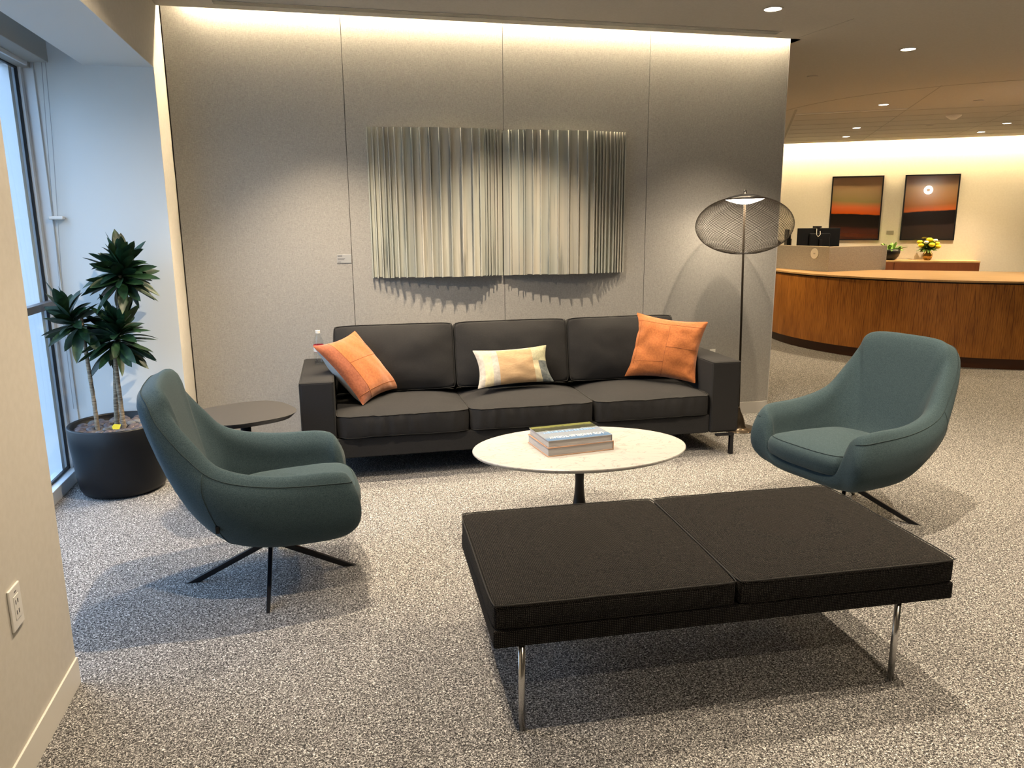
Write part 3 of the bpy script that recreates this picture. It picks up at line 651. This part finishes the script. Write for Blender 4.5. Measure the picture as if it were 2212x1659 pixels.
def book(label, loc, rz, wx, dy, h, board, mt, pages='paper'):
    t = thing('book', label, 'book', loc, rz)
    m = MB().box(0, wx, 0, dy, 0, board, 0).box(0, wx, 0, dy, h-board, h, 0).box(wx-board, wx, 0, dy, 0, h, 0)
    m.build('cover', mt, t, bevel=.0015)
    MB().box(.004, wx-board, .004, dy-.004, board, h-board).build('page_block', pages, t)
    return t
bk = book('thick peach-edged book lying under the city book on the marble table', (.974, 3.350, .400), math.radians(6.5), .350, .265, .045, .004, 'coverpeach')
bk = book('photo book with a blue city cover lying on top of the peach-edged book', (.977, 3.356, .4452), math.radians(5.5), .337, .262, .032, .003, 'covergrey')
MB().box(.001, .336, .001, .261, .032, .0325).build('cover_picture', 'cover1', bk)
def text_obj(txt, size, mat, parent, loc, rz, name='title', ext=.0002, rot=None):
    c = bpy.data.curves.new(name, 'FONT'); c.body = txt; c.size = size; c.extrude = ext; c.align_x = 'CENTER'; c.align_y = 'CENTER'; c.offset = size*.012
    o = bpy.data.objects.new(name, c); COL.objects.link(o); bpy.context.view_layer.update()
    me = bpy.data.meshes.new_from_object(o.evaluated_get(bpy.context.evaluated_depsgraph_get())); COL.objects.unlink(o); bpy.data.objects.remove(o)
    me.materials.clear(); me.materials.append(MAT[mat]); q = bpy.data.objects.new(name, me); COL.objects.link(q); q.parent = parent; q.location = loc; q.rotation_euler = rot or (0, 0, rz); return q
q = text_obj('LOS ANGELES TODAY', .036, 'white', bk, (.168, .052, .0328), PI); q.scale = (.80, 1.15, 1)
MAT['bluebar'] = plain('blue cover lettering', (.16, .30, .52), .3)
rnd = random.Random(4); m = MB(); x = .03
while x < .30:
    wl = rnd.uniform(.006, .012); hh = rnd.uniform(.018, .034); m.box(x, x+wl, .125, .125+hh, .0326, .0330)
    x += wl+rnd.uniform(.003, .008)
m.build('title_band', 'bluebar', bk)

# ================================================================== bench
bn = thing('bench', 'low dark woven two-cushion bench on steel legs in the foreground', 'bench', (.409, 1.962, 0), math.radians(-2.6))
MB().box(0, 1.512, 0, .728, .288, .345).build('platform', 'bench', bn, bevel=.006)
for k in (0, 1):
    m, f = cushion(.757, .732, .078, crown=.016, seed=k, nx=20, ny=20, wr=.0012, side=.004, pinch=.006)
    o = m.build('cushion', 'bench', bn, smooth=True, weld=True); o.location = (.3785-.002+k*.759, -.003, .346)
    md = o.modifiers.new('bevel', 'BEVEL'); md.width = .010; md.segments = 3; md.limit_method = 'ANGLE'; md.angle_limit = math.radians(50)
    MB().tube(piping_path(f, 1), .0022, 5, closed=True).build('piping', 'sofapipe', o)
MB().box(.02, 1.492, .02, .708, .282, .289).build('rail', 'chrome', bn, bevel=.001)
for x, y in ((.087, .022), (1.337, .028), (.087, .70), (1.337, .70)):
    MB().tube([(x, y, 0), (x, y, .284)], .0105, 18).build('leg', 'chrome', bn, smooth=True)
    
# ================================================================== side table
st_ = thing('side_table', 'dark side table with a rounded top between the left chair and the sofa', 'table', (-.462, 4.150, 0), math.radians(25))
def sup(a, b, p, n=64):
    o = []
    for i in range(n):
        t = 2*PI*i/n; c, s = math.cos(t), math.sin(t); o.append((a*math.copysign(abs(c)**(2/p), c), b*math.copysign(abs(s)**(2/p), s)))
    return o
R_ = sup(.25, .24, 2.8); vs = []
for s, z in ((.80, .490), (.90, .494), (.985, .515), (1.0, .521)): vs += [(x*s, y*s, z) for x, y in R_]
m = MB(); m.add(vs, [(r*64+i, r*64+(i+1) % 64, (r+1)*64+(i+1) % 64, (r+1)*64+i) for r in range(3) for i in range(64)]+[tuple(range(64))[::-1], tuple(range(192, 256))])
m.mi = [0]*(len(m.f)-1)+[1]; m.build('tabletop', ['black', 'tabletop_dark'], st_)
MB().tube([(0, 0, .012), (0, 0, .498)], .027, 20).build('stem', 'black', st_, smooth=True)
MB().lathe([(.0001, 0), (.19, 0), (.19, .008), (.0001, .012)], 40).build('base_plate', 'black', st_)

# ================================================================== floor lamp
fl = thing('floor_lamp', 'black floor lamp with a woven wire shade behind the right sofa arm', 'lamp', (2.862, 4.872, 0), 0, rot=(0, math.radians(-1.6), 0))
MB().lathe([(.0001, 0), (.130, 0), (.132, .004), (.125, .008), (.06, .010), (.052, .02), (.045, .06), (.032, .10), (.016, .135), (.010, .16), (.0075, .17), (.0001, .17)], 40).build('base', plain('bronze black metal', (.09, .07, .05), .25, .8), fl, smooth=True)
MB().tube([(0, 0, .16), (0, 0, 1.66)], .0075, 14).build('pole', 'wire', fl, smooth=True)
sm = MB(); zt, zb, rt_, rb_, RM = 1.632, 1.275, .118, .07, .328
def shp(tt):  # 0 top ring, 1 bottom ring
    a = PI*(.115+.80*tt); r = RM*math.sin(a)**.93; z = (zt+zb)/2+.006+.197*math.cos(a); return r, z
nst = 74
for sgn in (1, -1):
    for k in range(nst):
        a0 = 2*PI*k/nst+(.02 if sgn > 0 else 0); pts = []
        for i in range(29):
            tt = i/28; r, z = shp(tt); a = a0+sgn*(tt*2.35); pts.append((r*math.cos(a), r*math.sin(a), z))
        sm.tube(pts, .0009, 4, cap=False)
shade = sm.build('shade', 'wire', fl)
for tt in (0, 1):
    r, z = shp(tt); MB().tube([(r*math.cos(2*PI*i/40), r*math.sin(2*PI*i/40), z) for i in range(40)], .003, 6, closed=True).build('ring', 'black', shade)
MB().lathe([(.134, 1.634), (.136, 1.640), (.10, 1.656), (.05, 1.667), (.012, 1.671), (.010, 1.690), (.006, 1.697), (.0001, 1.698)], 40).build('cap', 'black', fl, smooth=True)
MAT['lampglow'] = glow('lamp diffuser glow', (1, .86, .66), 22)
MB().lathe([(.134, 1.636), (.10, 1.622), (.05, 1.606), (.012, 1.600), (.0001, 1.600)], 40).build('diffuser', 'lampglow', fl, smooth=True)
ld = bpy.data.lights.new('lamp_bulb', 'AREA'); ld.energy = 7; ld.color = (1, .80, .54); ld.shape = 'DISK'; ld.size = .22
lo = bpy.data.objects.new('bulb', ld); COL.objects.link(lo); lo.parent = fl; lo.location = (0, 0, 1.597)

# ================================================================== planter and dracaena
pot = thing('planter', 'large round matt black planter in the window niche', 'planter', (-1.205, 4.632, 0))
MB().lathe([(.0001, 0), (.18, 0), (.212, .012), (.228, .04), (.236, .10), (.254, .30), (.258, .394), (.254, .399), (.243, .399), (.239, .392), (.232, .33), (.0001, .33)], 64).build('pot', 'blackmatte', pot, smooth=True)
MB().lathe([(.0001, .352), (.232, .352)], 40).build('soil', 'soil', pot)
# pebbles
pm = []
for k in range(5):
    bm = bmesh.new(); bmesh.ops.create_icosphere(bm, subdivisions=3, radius=1)
    for v in bm.verts:
        d = 1+.12*noise.noise(v.co*1.3+Vector((k*7, 0, 0))); v.co = Vector((v.co.x*d*.030, v.co.y*d*.0235, v.co.z*d*.0165))
    me = bpy.data.meshes.new('pebble'); bm.to_mesh(me); bm.free(); me.polygons.foreach_set('use_smooth', [True]*len(me.polygons)); me.materials.append(MAT['stone%d' % (k % 3)]); pm.append(me)
rnd = random.Random(11); placed = []
STN = [(-.085, -.075), (.0, -.02), (.05, -.075)]
names = {0: 'smooth slate-grey river pebble bedded in the black planter', 1: 'smooth reddish-brown river pebble bedded in the black planter', 2: 'smooth pale grey river pebble bedded in the black planter'}
grp = {0: 'slate grey planter pebbles', 1: 'reddish planter pebbles', 2: 'pale planter pebbles'}
tries = 0
while len(placed) < 90 and tries < 6000:
    tries += 1; a = rnd.random()*2*PI; r = .205*math.sqrt(rnd.random()); x, y = r*math.cos(a), r*math.sin(a)
    if any((x-p[0])**2+(y-p[1])**2 < .038**2 for p in placed) or any((x-p[0])**2+(y-p[1])**2 < .03**2 for p in STN): continue
    placed.append((x, y))
for i, (x, y) in enumerate(placed):
    k = rnd.randrange(5); o = bpy.data.objects.new('pebble', pm[k]); COL.objects.link(o)
    o.location = (-1.205+x, 4.632+y, .366+.008*rnd.random()); o.rotation_euler = (rnd.uniform(-.3, .3), rnd.uniform(-.3, .3), rnd.random()*PI)
    tag(o, names[k % 3], 'stone', grp[k % 3])
pt = thing('plant_tag', 'folded yellow plastic plant tag among the pebbles', 'tag', (-1.185, 4.535, .378))
MB().add([(-.022, 0, 0), (.012, -.004, 0), (.022, 0, .026), (-.014, .004, .030), (-.03, .012, .012)], [(0, 1, 2, 3), (0, 3, 4)]).build('card', 'yellow', pt)
pl = thing('potted_dracaena', 'tall dracaena plant with three cane stems and dark leaf heads', 'plant', (-1.205, 4.632, .34))
STM = [([(-.085, -.075, 0), (-.088, -.07, .2), (-.098, -.06, .42), (-.105, -.05, .66)], .0115),
       ([(.0, -.02, 0), (.012, -.02, .2), (.035, -.02, .42), (.075, -.01, .65), (.10, 0, .90)], .0135),
       ([(.05, -.075, 0), (.046, -.07, .2), (.042, -.06, .40), (.05, -.05, .52)], .0125)]
for P, r in STM:
    V_ = [Vector(p) for p in P]; Q = [catmull(V_, (len(V_)-1)*i/30) for i in range(31)]
    MB().tube(Q, [r*(1-.15*i/30)*(1+.06*math.sin(i*2.1)) for i in range(31)], 10).build('cane_stem', 'bark', pl, smooth=True)
def leaf(m, base, d, L, W, droop, twist):
    d = d.normalized(); side = d.cross(Vector((0, 0, 1)))
    side = side.normalized() if side.length > .05 else Vector((1, 0, 0)); upv = side.cross(d).normalized()
    side = (side*math.cos(twist)+upv*math.sin(twist)); upv = side.cross(d)
    n = 9; vs = []
    for i in range(n+1):
        s = i/n; c = base+d*(L*s)+Vector((0, 0, -droop*L*s*s)); wd = W*(math.sin(PI*min(1, (s**1.25*.93+.06)))**.8) if i < n else .0005
        if i == 0: wd = W*.25
        vs += [c-side*wd/2+upv*wd*.14, c, c+side*wd/2+upv*wd*.14]
    m.add(vs, [q for i in range(n) for q in ((i*3, i*3+1, i*3+4, i*3+3), (i*3+1, i*3+2, i*3+5, i*3+4))])
def crown(cx, cy, z0, z1, nl, L, seed, lean=(0, 0)):
    m = MB(); rr_ = random.Random(seed); ga = 2.399963
    for i in range(nl):
        s = i/(nl-1); a = ga*i+rr_.uniform(-.3, .3); el = math.radians(-30+100*s**1.15)+rr_.uniform(-.22, .22)
        b = Vector((cx+lean[0]*s, cy+lean[1]*s, z0+(z1-z0)*s)); d = Vector((math.cos(a)*math.cos(el), math.sin(a)*math.cos(el), math.sin(el)))
        LL = L*(.98-.05*s)*rr_.uniform(.8, 1.12)
        leaf(m, b, d, LL, rr_.uniform(.042, .058), .05*(1-s)+rr_.uniform(-.15, .35), rr_.uniform(-.9, .9))
    return m.build('leaf_crown', 'leaf', pl, smooth=True)
crown(.105, 0, .84, .945, 92, .20, 1, (.01, 0)); crown(-.115, -.04, .60, .68, 50, .19, 2, (-.06, -.01)); crown(.055, -.045, .49, .61, 78, .20, 3, (.02, 0))

# ================================================================== wall relief (open book of strips)
rl = thing('wall_relief', 'wide relief of upright weathered strips shaped like an open book on the grey wall', 'artwork', (0, YW, 0))
CPX = [268, 300, 335, 370, 400, 437, 487, 545, 597, 655, 718, 785, 858, 930, 978, 1015, 1035, 1055, 1085, 1105, 1140, 1188, 1205, 1250, 1280, 1295, 1340, 1390, 1445, 1505, 1575, 1640, 1705, 1752, 1775, 1800, 1820, 1845, 1875, 1905, 1925, 1945, 1965, 1984]
SH = [(268, 40), (330, 66), (460, 120), (560, 155), (680, 190), (740, 205), (900, 225), (990, 215), (1015, 175), (1060, 125), (1090, 95), (1140, 72), (1200, 100), (1250, 128), (1310, 150), (1380, 170), (1450, 180), (1510, 200), (1650, 205), (1720, 185), (1760, 150), (1800, 118), (1850, 95), (1900, 70), (1940, 50), (1984, 35)]
def px2x(v):
    t = (v/2.949+700-785)/(1372-785); return .283+1.80*(t*(1-.025*(1-t)))
def depth(v):
    for (a, b), (c_, d_) in zip(SH[:-1], SH[1:]):
        if a <= v <= c_: L = (b+(d_-b)*(v-a)/(c_-a))/955; return L*.76/(1.65+L)
    return .02
Z0, Z1 = 1.133, 2.098
rnd = random.Random(2); mid = CPX.index(1140)
for half, (i0, i1) in (('left', (0, mid)), ('right', (mid, len(CPX)-1))):
    m = MB(); k = MB()
    for i in range(i0, i1):
        xa, xb = px2x(CPX[i])+(.005 if i == mid else 0), px2x(CPX[i+1]); vm = (CPX[i]+CPX[i+1])/2; p = depth(vm); dz = rnd.uniform(-.004, .004)
        m.box(xa, xb-.002, -(p-.008), -.012, Z0+dz, Z1+dz)
        fin = .022 if xb-xa > .02 else .014
        m.box(xa-.001, xa+.0065, -(p-.008+fin), -.012, Z0-.002, Z1+.0005) if half == 'left' else m.box(xb-.0070, xb, -(p-.008+fin), -.012, Z0-.002, Z1+.0005)
    m.build('strip_page', 'patina', rl)
MB().box(px2x(275), px2x(1975), -.012, 0, Z0+.02, Z1-.02).build('backing', 'black', rl)
pc = thing('wall_placard', 'small grey caption plate on the fabric wall left of the relief', 'sign', (.120, YW, 1.262))
MB().box(-.047, .047, -.004, 0, -.028, .028).build('plate', plain('placard grey', (.36, .37, .38), .4), pc, bevel=.001)
MAT['ink'] = plain('grey ink', (.10, .10, .11), .6)
MB().box(-.042, -.012, -.0045, -.004, .016, .021).box(-.042, .006, -.0045, -.004, .000, .003).box(-.042, .0, -.0045, -.004, -.007, -.004).box(-.042, -.022, -.0045, -.004, -.022, -.019).build('caption_lines', 'ink', pc)
t_ = thing('wall_outlet', 'small white outlet plate on the grey wall behind the right sofa arm', 'outlet', (2.84, YW, .50)); MB().box(-.022, .022, -.006, 0, -.06, .028).build('plate', 'white', t_, bevel=.001)
# ---- bottle
bt = thing('water_bottle', 'clear plastic water bottle with white cap standing on the left sofa arm', 'bottle', (-.075, 4.995, .613))
MB().lathe([(.0001, .002), (.026, 0), (.030, .006), (.030, .04), (.0285, .05), (.030, .06), (.031, .065), (.031, .125), (.030, .135), (.024, .165), (.014, .188), (.0125, .196), (.0125, .205), (.0001, .205)], 28).build('body', 'bottle', bt, smooth=True)
MB().lathe([(.0315, .078), (.0318, .080), (.0318, .122), (.0315, .124)], 28).build('paper_label', plain('red label', (.55, .03, .05), .4), bt)
MB().lathe([(.032, .080), (.0321, .080), (.0321, .112), (.032, .112)], 28).build('label_window', 'white', bt).scale = (1, 1, 1)
MB().lathe([(.0001, .215), (.0135, .215), (.0145, .212), (.0145, .197), (.013, .196), (.0001, .196)], 24).build('cap', 'white', bt, smooth=False)

# ---- outlet on the left wall
t_ = thing('wall_outlet', 'white outlet plate on the near left wall above the baseboard', 'outlet', (XL, 2.188, .478))
MB().box(0, .007, -.038, .038, -.060, .060).build('plate', 'white', t_, bevel=.003)
o_k = MB().box(.006, .0085, -.017, .017, -.034, .034).build('socket', 'white', t_, bevel=.001)
MB().box(.0084, .0092, -.009, -.006, .010, .022).box(.0084, .0092, .004, .008, .010, .022).box(.0084, .0092, -.009, -.006, -.020, -.008).box(.0084, .0092, .004, .008, -.020, -.008).box(.0072, .0078, -.006, .006, .043, .046).build('slots', 'ink', o_k)

# ================================================================== far wall: pictures, sideboard
AW = math.atan2(DW.y, DW.x)
def onwall(name, label, cat, s, z, off=0, group=None): return thing(name, label, cat, wallpt(s, off, z), AW, group)
G1 = vgrad('dusk print left', [(.0, (.03, .010, .006)), (.10, (.07, .018, .008)), (.20, (.05, .012, .008)), (.26, (.012, .008, .006)), (.44, (.006, .005, .004)), (.455, (.55, .09, .008)), (.56, (.60, .15, .05)), (.66, (.26, .21, .09)), (.80, (.34, .24, .13)), (1.0, (.42, .25, .15))], tilt=.04, warp=.05)
G2 = vgrad('dusk print right', [(.0, (.022, .018, .018)), (.22, (.035, .022, .022)), (.26, (.010, .006, .006)), (.45, (.008, .005, .005)), (.47, (.60, .14, .03)), (.56, (.36, .15, .04)), (.70, (.40, .22, .10)), (.85, (.42, .27, .15)), (1.0, (.30, .16, .12))], tilt=-.03, warp=.06)
for lab, s0, s1, g in (('framed dusk photograph, left of the pair, partly behind the monitor', .846, 1.648, G1), ('framed dusk photograph, right of the pair, above the flower vase', 1.969, 2.778, G2)):
    t = onwall('framed_picture', lab, 'picture', (s0+s1)/2, 1.133); wd = s1-s0; h = 1.064
    MB().box(-wd/2, wd/2, -.035, 0, 0, .022).box(-wd/2, wd/2, -.035, 0, h-.022, h).box(-wd/2, -wd/2+.02, -.035, 0, 0, h).box(wd/2-.02, wd/2, -.035, 0, 0, h).build('frame', 'black', t)
    MB().box(-wd/2+.018, wd/2-.018, -.022, -.004, .018, h-.018).build('print', g, t)
t_ = onwall('wall_placard', 'tiny grey caption plate between the two framed pictures', 'sign', 1.815, 1.26); MB().box(-.055, .055, -.006, 0, -.03, .03).build('plate', plain('placard olive', (.30, .29, .25), .5), t_)
sb = onwall('sideboard', 'low reddish wood sideboard against the far wall under the pictures', 'cabinet', 1.2, 0)
def uvw(co, nn): return (co.x+co.y*.3, co.z)
MB().box(.0, 1.90, -.45, 0, .08, .79).build('body', 'wooddark', sb, uv=uvw)
MB().box(-.005, 1.905, -.455, 0, .79, .815).build('top_panel', 'woodtop', sb, uv=lambda co, nn: (co.y, co.x))
for a, b in ((.01, .655), (.665, 1.89)): MB().box(a, b, -.458, -.45, .09, .785).build('door', 'wooddark', sb, uv=uvw)
MB().box(.03, 1.87, -.42, -.02, 0, .08).build('plinth', 'black', sb)
# bowl planter
bw = onwall('bowl_planter', 'dark bowl planter with leafy green succulents on the sideboard', 'plant', 1.80, .815, .24)
MB().lathe([(.0001, 0), (.075, 0), (.10, .01), (.145, .06), (.165, .12), (.168, .178), (.16, .178), (.15, .15), (.0001, .15)], 36).build('bowl', 'blackmatte', bw, smooth=True)
m = MB(); rnd = random.Random(5)
for k in range(46):
    a = rnd.random()*2*PI; r = rnd.random()*.12; el = rnd.uniform(.2, 1.4); leaf(m, Vector((r*math.cos(a), r*math.sin(a), .15)), Vector((math.cos(a)*math.cos(el), math.sin(a)*math.cos(el), math.sin(el))), rnd.uniform(.08, .20), rnd.uniform(.04, .07), .2, rnd.uniform(-.6, .6))
m.build('foliage', 'leaf2', bw, smooth=True)
vz = onwall('flower_vase', 'amber glass vase with yellow flowers on the sideboard', 'vase', 2.38, .815, .22)
MB().lathe([(.0001, 0), (.045, 0), (.065, .03), (.075, .07), (.07, .11), (.05, .14), (.045, .165), (.05, .175), (.042, .172), (.0001, .15)], 28).build('vase', plain('amber metal glass', (.30, .17, .04), .12, .7), vz, smooth=True)
m = MB()
for k in range(150):
    a = rnd.random()*2*PI; el = rnd.uniform(-.35, 1.5); leaf(m, Vector((rnd.uniform(-.03, .03), rnd.uniform(-.03, .03), .19)), Vector((math.cos(a)*math.cos(el), math.sin(a)*math.cos(el), math.sin(el))), rnd.uniform(.11, .19), rnd.uniform(.025, .045), .15, rnd.uniform(-.9, .9))
m.build('foliage', noise_mat('olive green foliage', [(.03, .07, .012), (.12, .20, .03)], nscale=30, rough=.6), vz, smooth=True)
MAT['bloom'] = noise_mat('yellow petals', [(.60, .42, .0), (.85, .70, .02)], nscale=60, rough=.7, bump=.4)
MAT['bloomw'] = noise_mat('white petals', [(.6, .6, .45), (.8, .8, .7)], nscale=60, rough=.7, bump=.4)
for (x, y, z, r, mt) in ((-.12, -.06, .24, .045, 'bloom'), (.03, -.10, .25, .05, 'bloom'), (.0, -.03, .33, .05, 'bloom'), (.12, -.02, .27, .04, 'bloom'), (-.05, -.08, .29, .035, 'bloomw'), (.06, .06, .31, .045, 'bloom'), (-.13, .03, .29, .045, 'bloom'), (.08, -.09, .32, .035, 'bloomw'), (.13, -.07, .22, .045, 'bloom')):
    b = MB().lathe([(.0001, -r*.7), (r*.5, -r*.6), (r*.95, -r*.1), (r, r*.2), (r*.8, r*.55), (r*.4, r*.7), (.0001, r*.62)], 12); o = b.build('bloom', mt, vz, smooth=True); o.location = (x, y, z)

# ================================================================== reception counter
rc = thing('reception_counter', 'curved walnut veneer reception counter with a pale wood top', 'counter', (CX, CY, 0))
def arcband(r0, r1, z0, z1, a0, a1, n=90):
    m = MB(); vs = []
    for i in range(n+1):
        a = a0+(a1-a0)*i/n
        for r, z in ((r0, z0), (r1, z0), (r1, z1), (r0, z1)): vs.append((r*math.cos(a), r*math.sin(a), z))
    fs_ = [(i*4+k, (i+1)*4+k, (i+1)*4+(k+1) % 4, i*4+(k+1) % 4) for i in range(n) for k in range(4)]+[(0, 1, 2, 3), (n*4+3, n*4+2, n*4+1, n*4)]
    return m.add(vs, fs_)
A_0, A_1 = math.radians(150), math.radians(325)
uva = lambda co, nn: ((math.atan2(co.y, co.x) % (2*PI))*2.26, co.z)
arcband(2.20, 2.265, .11, .852, A_0, A_1).build('front_panel', 'veneer', rc, uv=uva)
arcband(2.12, 2.215, 0, .11, A_0, A_1).build('toe_kick', plain('dark walnut', (.07, .022, .008), .4), rc)
arcband(2.15, 2.25, .852, .866, A_0, A_1).build('shadow_reveal', 'black', rc)
pts = [(2.285*math.cos(A_0+(A_1-A_0)*i/90), 2.285*math.sin(A_0+(A_1-A_0)*i/90)) for i in range(91)]
pts += [(1.2, -1.55), (.13, -.90), (-1.06, -.10), (-1.6, .9)]
MB().prism(pts, .866, .884).build('countertop', 'woodtop', rc, uv=lambda co, nn: (co.y*.848+co.x*.53, co.x*.848-co.y*.53))
pd = thing('privacy_screen', 'low grey felt screen box standing on the reception counter', 'screen', (5.756, 7.992, .884))
MAT['felt'] = noise_mat('grey felt', [(.30, .285, .265), (.42, .40, .37)], nscale=120, rough=.95)
v1 = Vector((-.165, 1.11, 0)).normalized(); v2 = Vector((.893, .132, 0)).normalized()
def wallseg(a, d, L, th, z0, z1):
    n_ = Vector((-d.y, d.x, 0)); n_ = n_ if n_.dot(Vector((1, 1, 0))) > 0 else -n_
    b = a+d*L; return MB().prism([(a.x, a.y), (b.x, b.y), ((b+n_*th).x, (b+n_*th).y), ((a+n_*th).x, (a+n_*th).y)], z0, z1)
O = Vector((0, 0, 0))
wallseg(O, v1, 1.5, .035, 0, .286).build('side_panel', 'felt', pd); wallseg(O+v2*.0, v2, .905, .035, 0, .286).build('side_panel', 'felt', pd)
m = wallseg(O, v1, 1.5, .037, .286, .292); m2 = wallseg(O, v2, .905, .037, .286, .292); m.add(m2.v, m2.f); m.build('edge_trim', plain('cream trim', (.6, .56, .48), .5), pd)
c_ = O+v1*.23+Vector((0, 0, .205)); nr = Vector((v1.y, -v1.x, 0)); nr = nr if nr.x < 0 else -nr
dsc = MB().lathe([(.0001, 0), (.062, 0), (.062, .006), (.058, .008), (.0001, .008)], 36).build('round_badge', 'white', pd); dsc.location = c_; dsc.rotation_euler = Vector((nr.x, nr.y, 0)).to_track_quat('Z', 'Y').to_euler()
MB().box(-.018, .018, .004, .008, .008, .0085).box(-.014, .014, -.006, -.002, .008, .0085).build('badge_mark', 'ink', dsc)
# monitors
def monitor(label, loc, rz, wd, h):
    t = thing('monitor', label, 'monitor', loc, rz)
    MB().box(-wd/2, wd/2, -.012, .012, .18, .18+h).build('screen_back', 'blackmatte', t, bevel=.004)
    MB().box(-.14, .14, -.04, -.012, .24, .18+h*.8).build('rear_housing', 'blackmatte', t, bevel=.01)
    MB().box(-.02, .02, -.06, -.035, 0, .36).build('stand_post', 'black', t); MB().box(-.12, .12, -.12, .08, 0, .012).build('stand_base', 'black', t, bevel=.003)
    return t
mn = monitor('black monitor seen from behind inside the grey screen, webcam on top', (6.035, 8.62, .884), math.radians(-3), .58, .32)
wc = thing('webcam', 'small black webcam with dangling cable clipped on the monitor', 'webcam', (6.0, 8.61, 1.386), math.radians(-5))
MB().box(-.055, .055, -.015, .015, 0, .024).build('body', 'black', wc, bevel=.006); MB().box(-.02, .02, -.03, -.012, -.03, .004).build('clip', 'black', wc)
MB().tube([(-.02, -.03, -.01), (-.022, -.035, -.08), (0, -.035, -.11), (.03, -.035, -.08), (.025, -.033, -.04)], .004, 6).build('cable', 'white', wc, smooth=True)
monitor('second black monitor turned edge-on, left of the webcam monitor', (5.90, 9.10, .884), math.radians(62), .42, .30)
ph = thing('desk_phone', 'black desk phone and handset behind the left edge of the grey screen', 'phone', (5.66, 9.05, 1.178))
MB().add([(-.10, -.06, 0), (.10, -.06, 0), (.10, .06, 0), (-.10, .06, 0), (-.11, -.05, .045), (.09, -.06, .03), (.09, .05, .07), (-.11, .05, .09)], [(0, 3, 2, 1), (4, 5, 6, 7), (0, 1, 5, 4), (1, 2, 6, 5), (2, 3, 7, 6), (3, 0, 4, 7)]).build('body', 'blackmatte', ph, bevel=.006)

# ---- round glowing wall lamp out of view (its reflection rides in the right picture)
rg = thing('ring_lamp', 'round glowing ring lamp hanging over the open floor, seen mirrored in the right picture', 'lamp', (7.412, 5.498, 2.13))
md_ = Vector((.385, .923, -.03)).to_track_quat('Z', 'Y').to_euler()
MAT['ringglow'] = glow('ring glow', (1, .93, .80), 75)
r1 = MB().lathe([(.036, 0), (.095, 0), (.095, .012), (.036, .012), (.036, 0)], 40).build('ring', 'ringglow', rg); r1.rotation_euler = md_
MB().tube([(0, 0, .17), (0, 0, ZC-2.13)], .003, 6).build('cord', 'black', rg)

# ================================================================== outside: hazy city far below
GZ = -62
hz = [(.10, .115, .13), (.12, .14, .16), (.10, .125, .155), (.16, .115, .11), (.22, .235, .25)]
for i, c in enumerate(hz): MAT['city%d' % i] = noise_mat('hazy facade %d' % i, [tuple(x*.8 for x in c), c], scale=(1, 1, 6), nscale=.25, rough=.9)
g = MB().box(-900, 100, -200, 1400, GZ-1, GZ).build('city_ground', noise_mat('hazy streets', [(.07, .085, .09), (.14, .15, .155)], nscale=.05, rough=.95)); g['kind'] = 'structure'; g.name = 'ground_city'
rnd = random.Random(21)
kinds = [('white low warehouse with flat roof in the city below the window', 4), ('pale blue-grey office block in the city below the window', 2), ('reddish low building in the city below the window', 3)]
for i in range(26):
    D = 60+i*21; k = rnd.choice([0, 0, 1, 2]); off = rnd.uniform(-.035, .035)
    x, y = (-.332+off)*D, D; wx, wy, h = rnd.uniform(8, 20), rnd.uniform(6, 9), rnd.uniform(4, 12)+ (10 if D > 250 else 0)
    t = thing('city_building', kinds[k][0], 'building', (x, y, GZ), rnd.uniform(-.4, .4), 'distant %s buildings' % ('white', 'grey', 'red')[k])
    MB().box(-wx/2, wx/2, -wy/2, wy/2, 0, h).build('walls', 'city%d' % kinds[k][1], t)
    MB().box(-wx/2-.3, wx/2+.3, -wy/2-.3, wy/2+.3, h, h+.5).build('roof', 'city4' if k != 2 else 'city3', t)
for i in range(7):
    D = 175.5+i*21; t = thing('street_tree', 'round green street tree in the city below the window', 'tree', ((-.336+rnd.uniform(-.02, .02))*D, D, GZ), 0, 'street trees below the window')
    m = MB(); r = rnd.uniform(2.5, 3)
    bm = bmesh.new(); bmesh.ops.create_icosphere(bm, subdivisions=3, radius=r)
    for v in bm.verts: v.co *= 1+.25*noise.noise(v.co*.5+Vector((i, 0, 0)))
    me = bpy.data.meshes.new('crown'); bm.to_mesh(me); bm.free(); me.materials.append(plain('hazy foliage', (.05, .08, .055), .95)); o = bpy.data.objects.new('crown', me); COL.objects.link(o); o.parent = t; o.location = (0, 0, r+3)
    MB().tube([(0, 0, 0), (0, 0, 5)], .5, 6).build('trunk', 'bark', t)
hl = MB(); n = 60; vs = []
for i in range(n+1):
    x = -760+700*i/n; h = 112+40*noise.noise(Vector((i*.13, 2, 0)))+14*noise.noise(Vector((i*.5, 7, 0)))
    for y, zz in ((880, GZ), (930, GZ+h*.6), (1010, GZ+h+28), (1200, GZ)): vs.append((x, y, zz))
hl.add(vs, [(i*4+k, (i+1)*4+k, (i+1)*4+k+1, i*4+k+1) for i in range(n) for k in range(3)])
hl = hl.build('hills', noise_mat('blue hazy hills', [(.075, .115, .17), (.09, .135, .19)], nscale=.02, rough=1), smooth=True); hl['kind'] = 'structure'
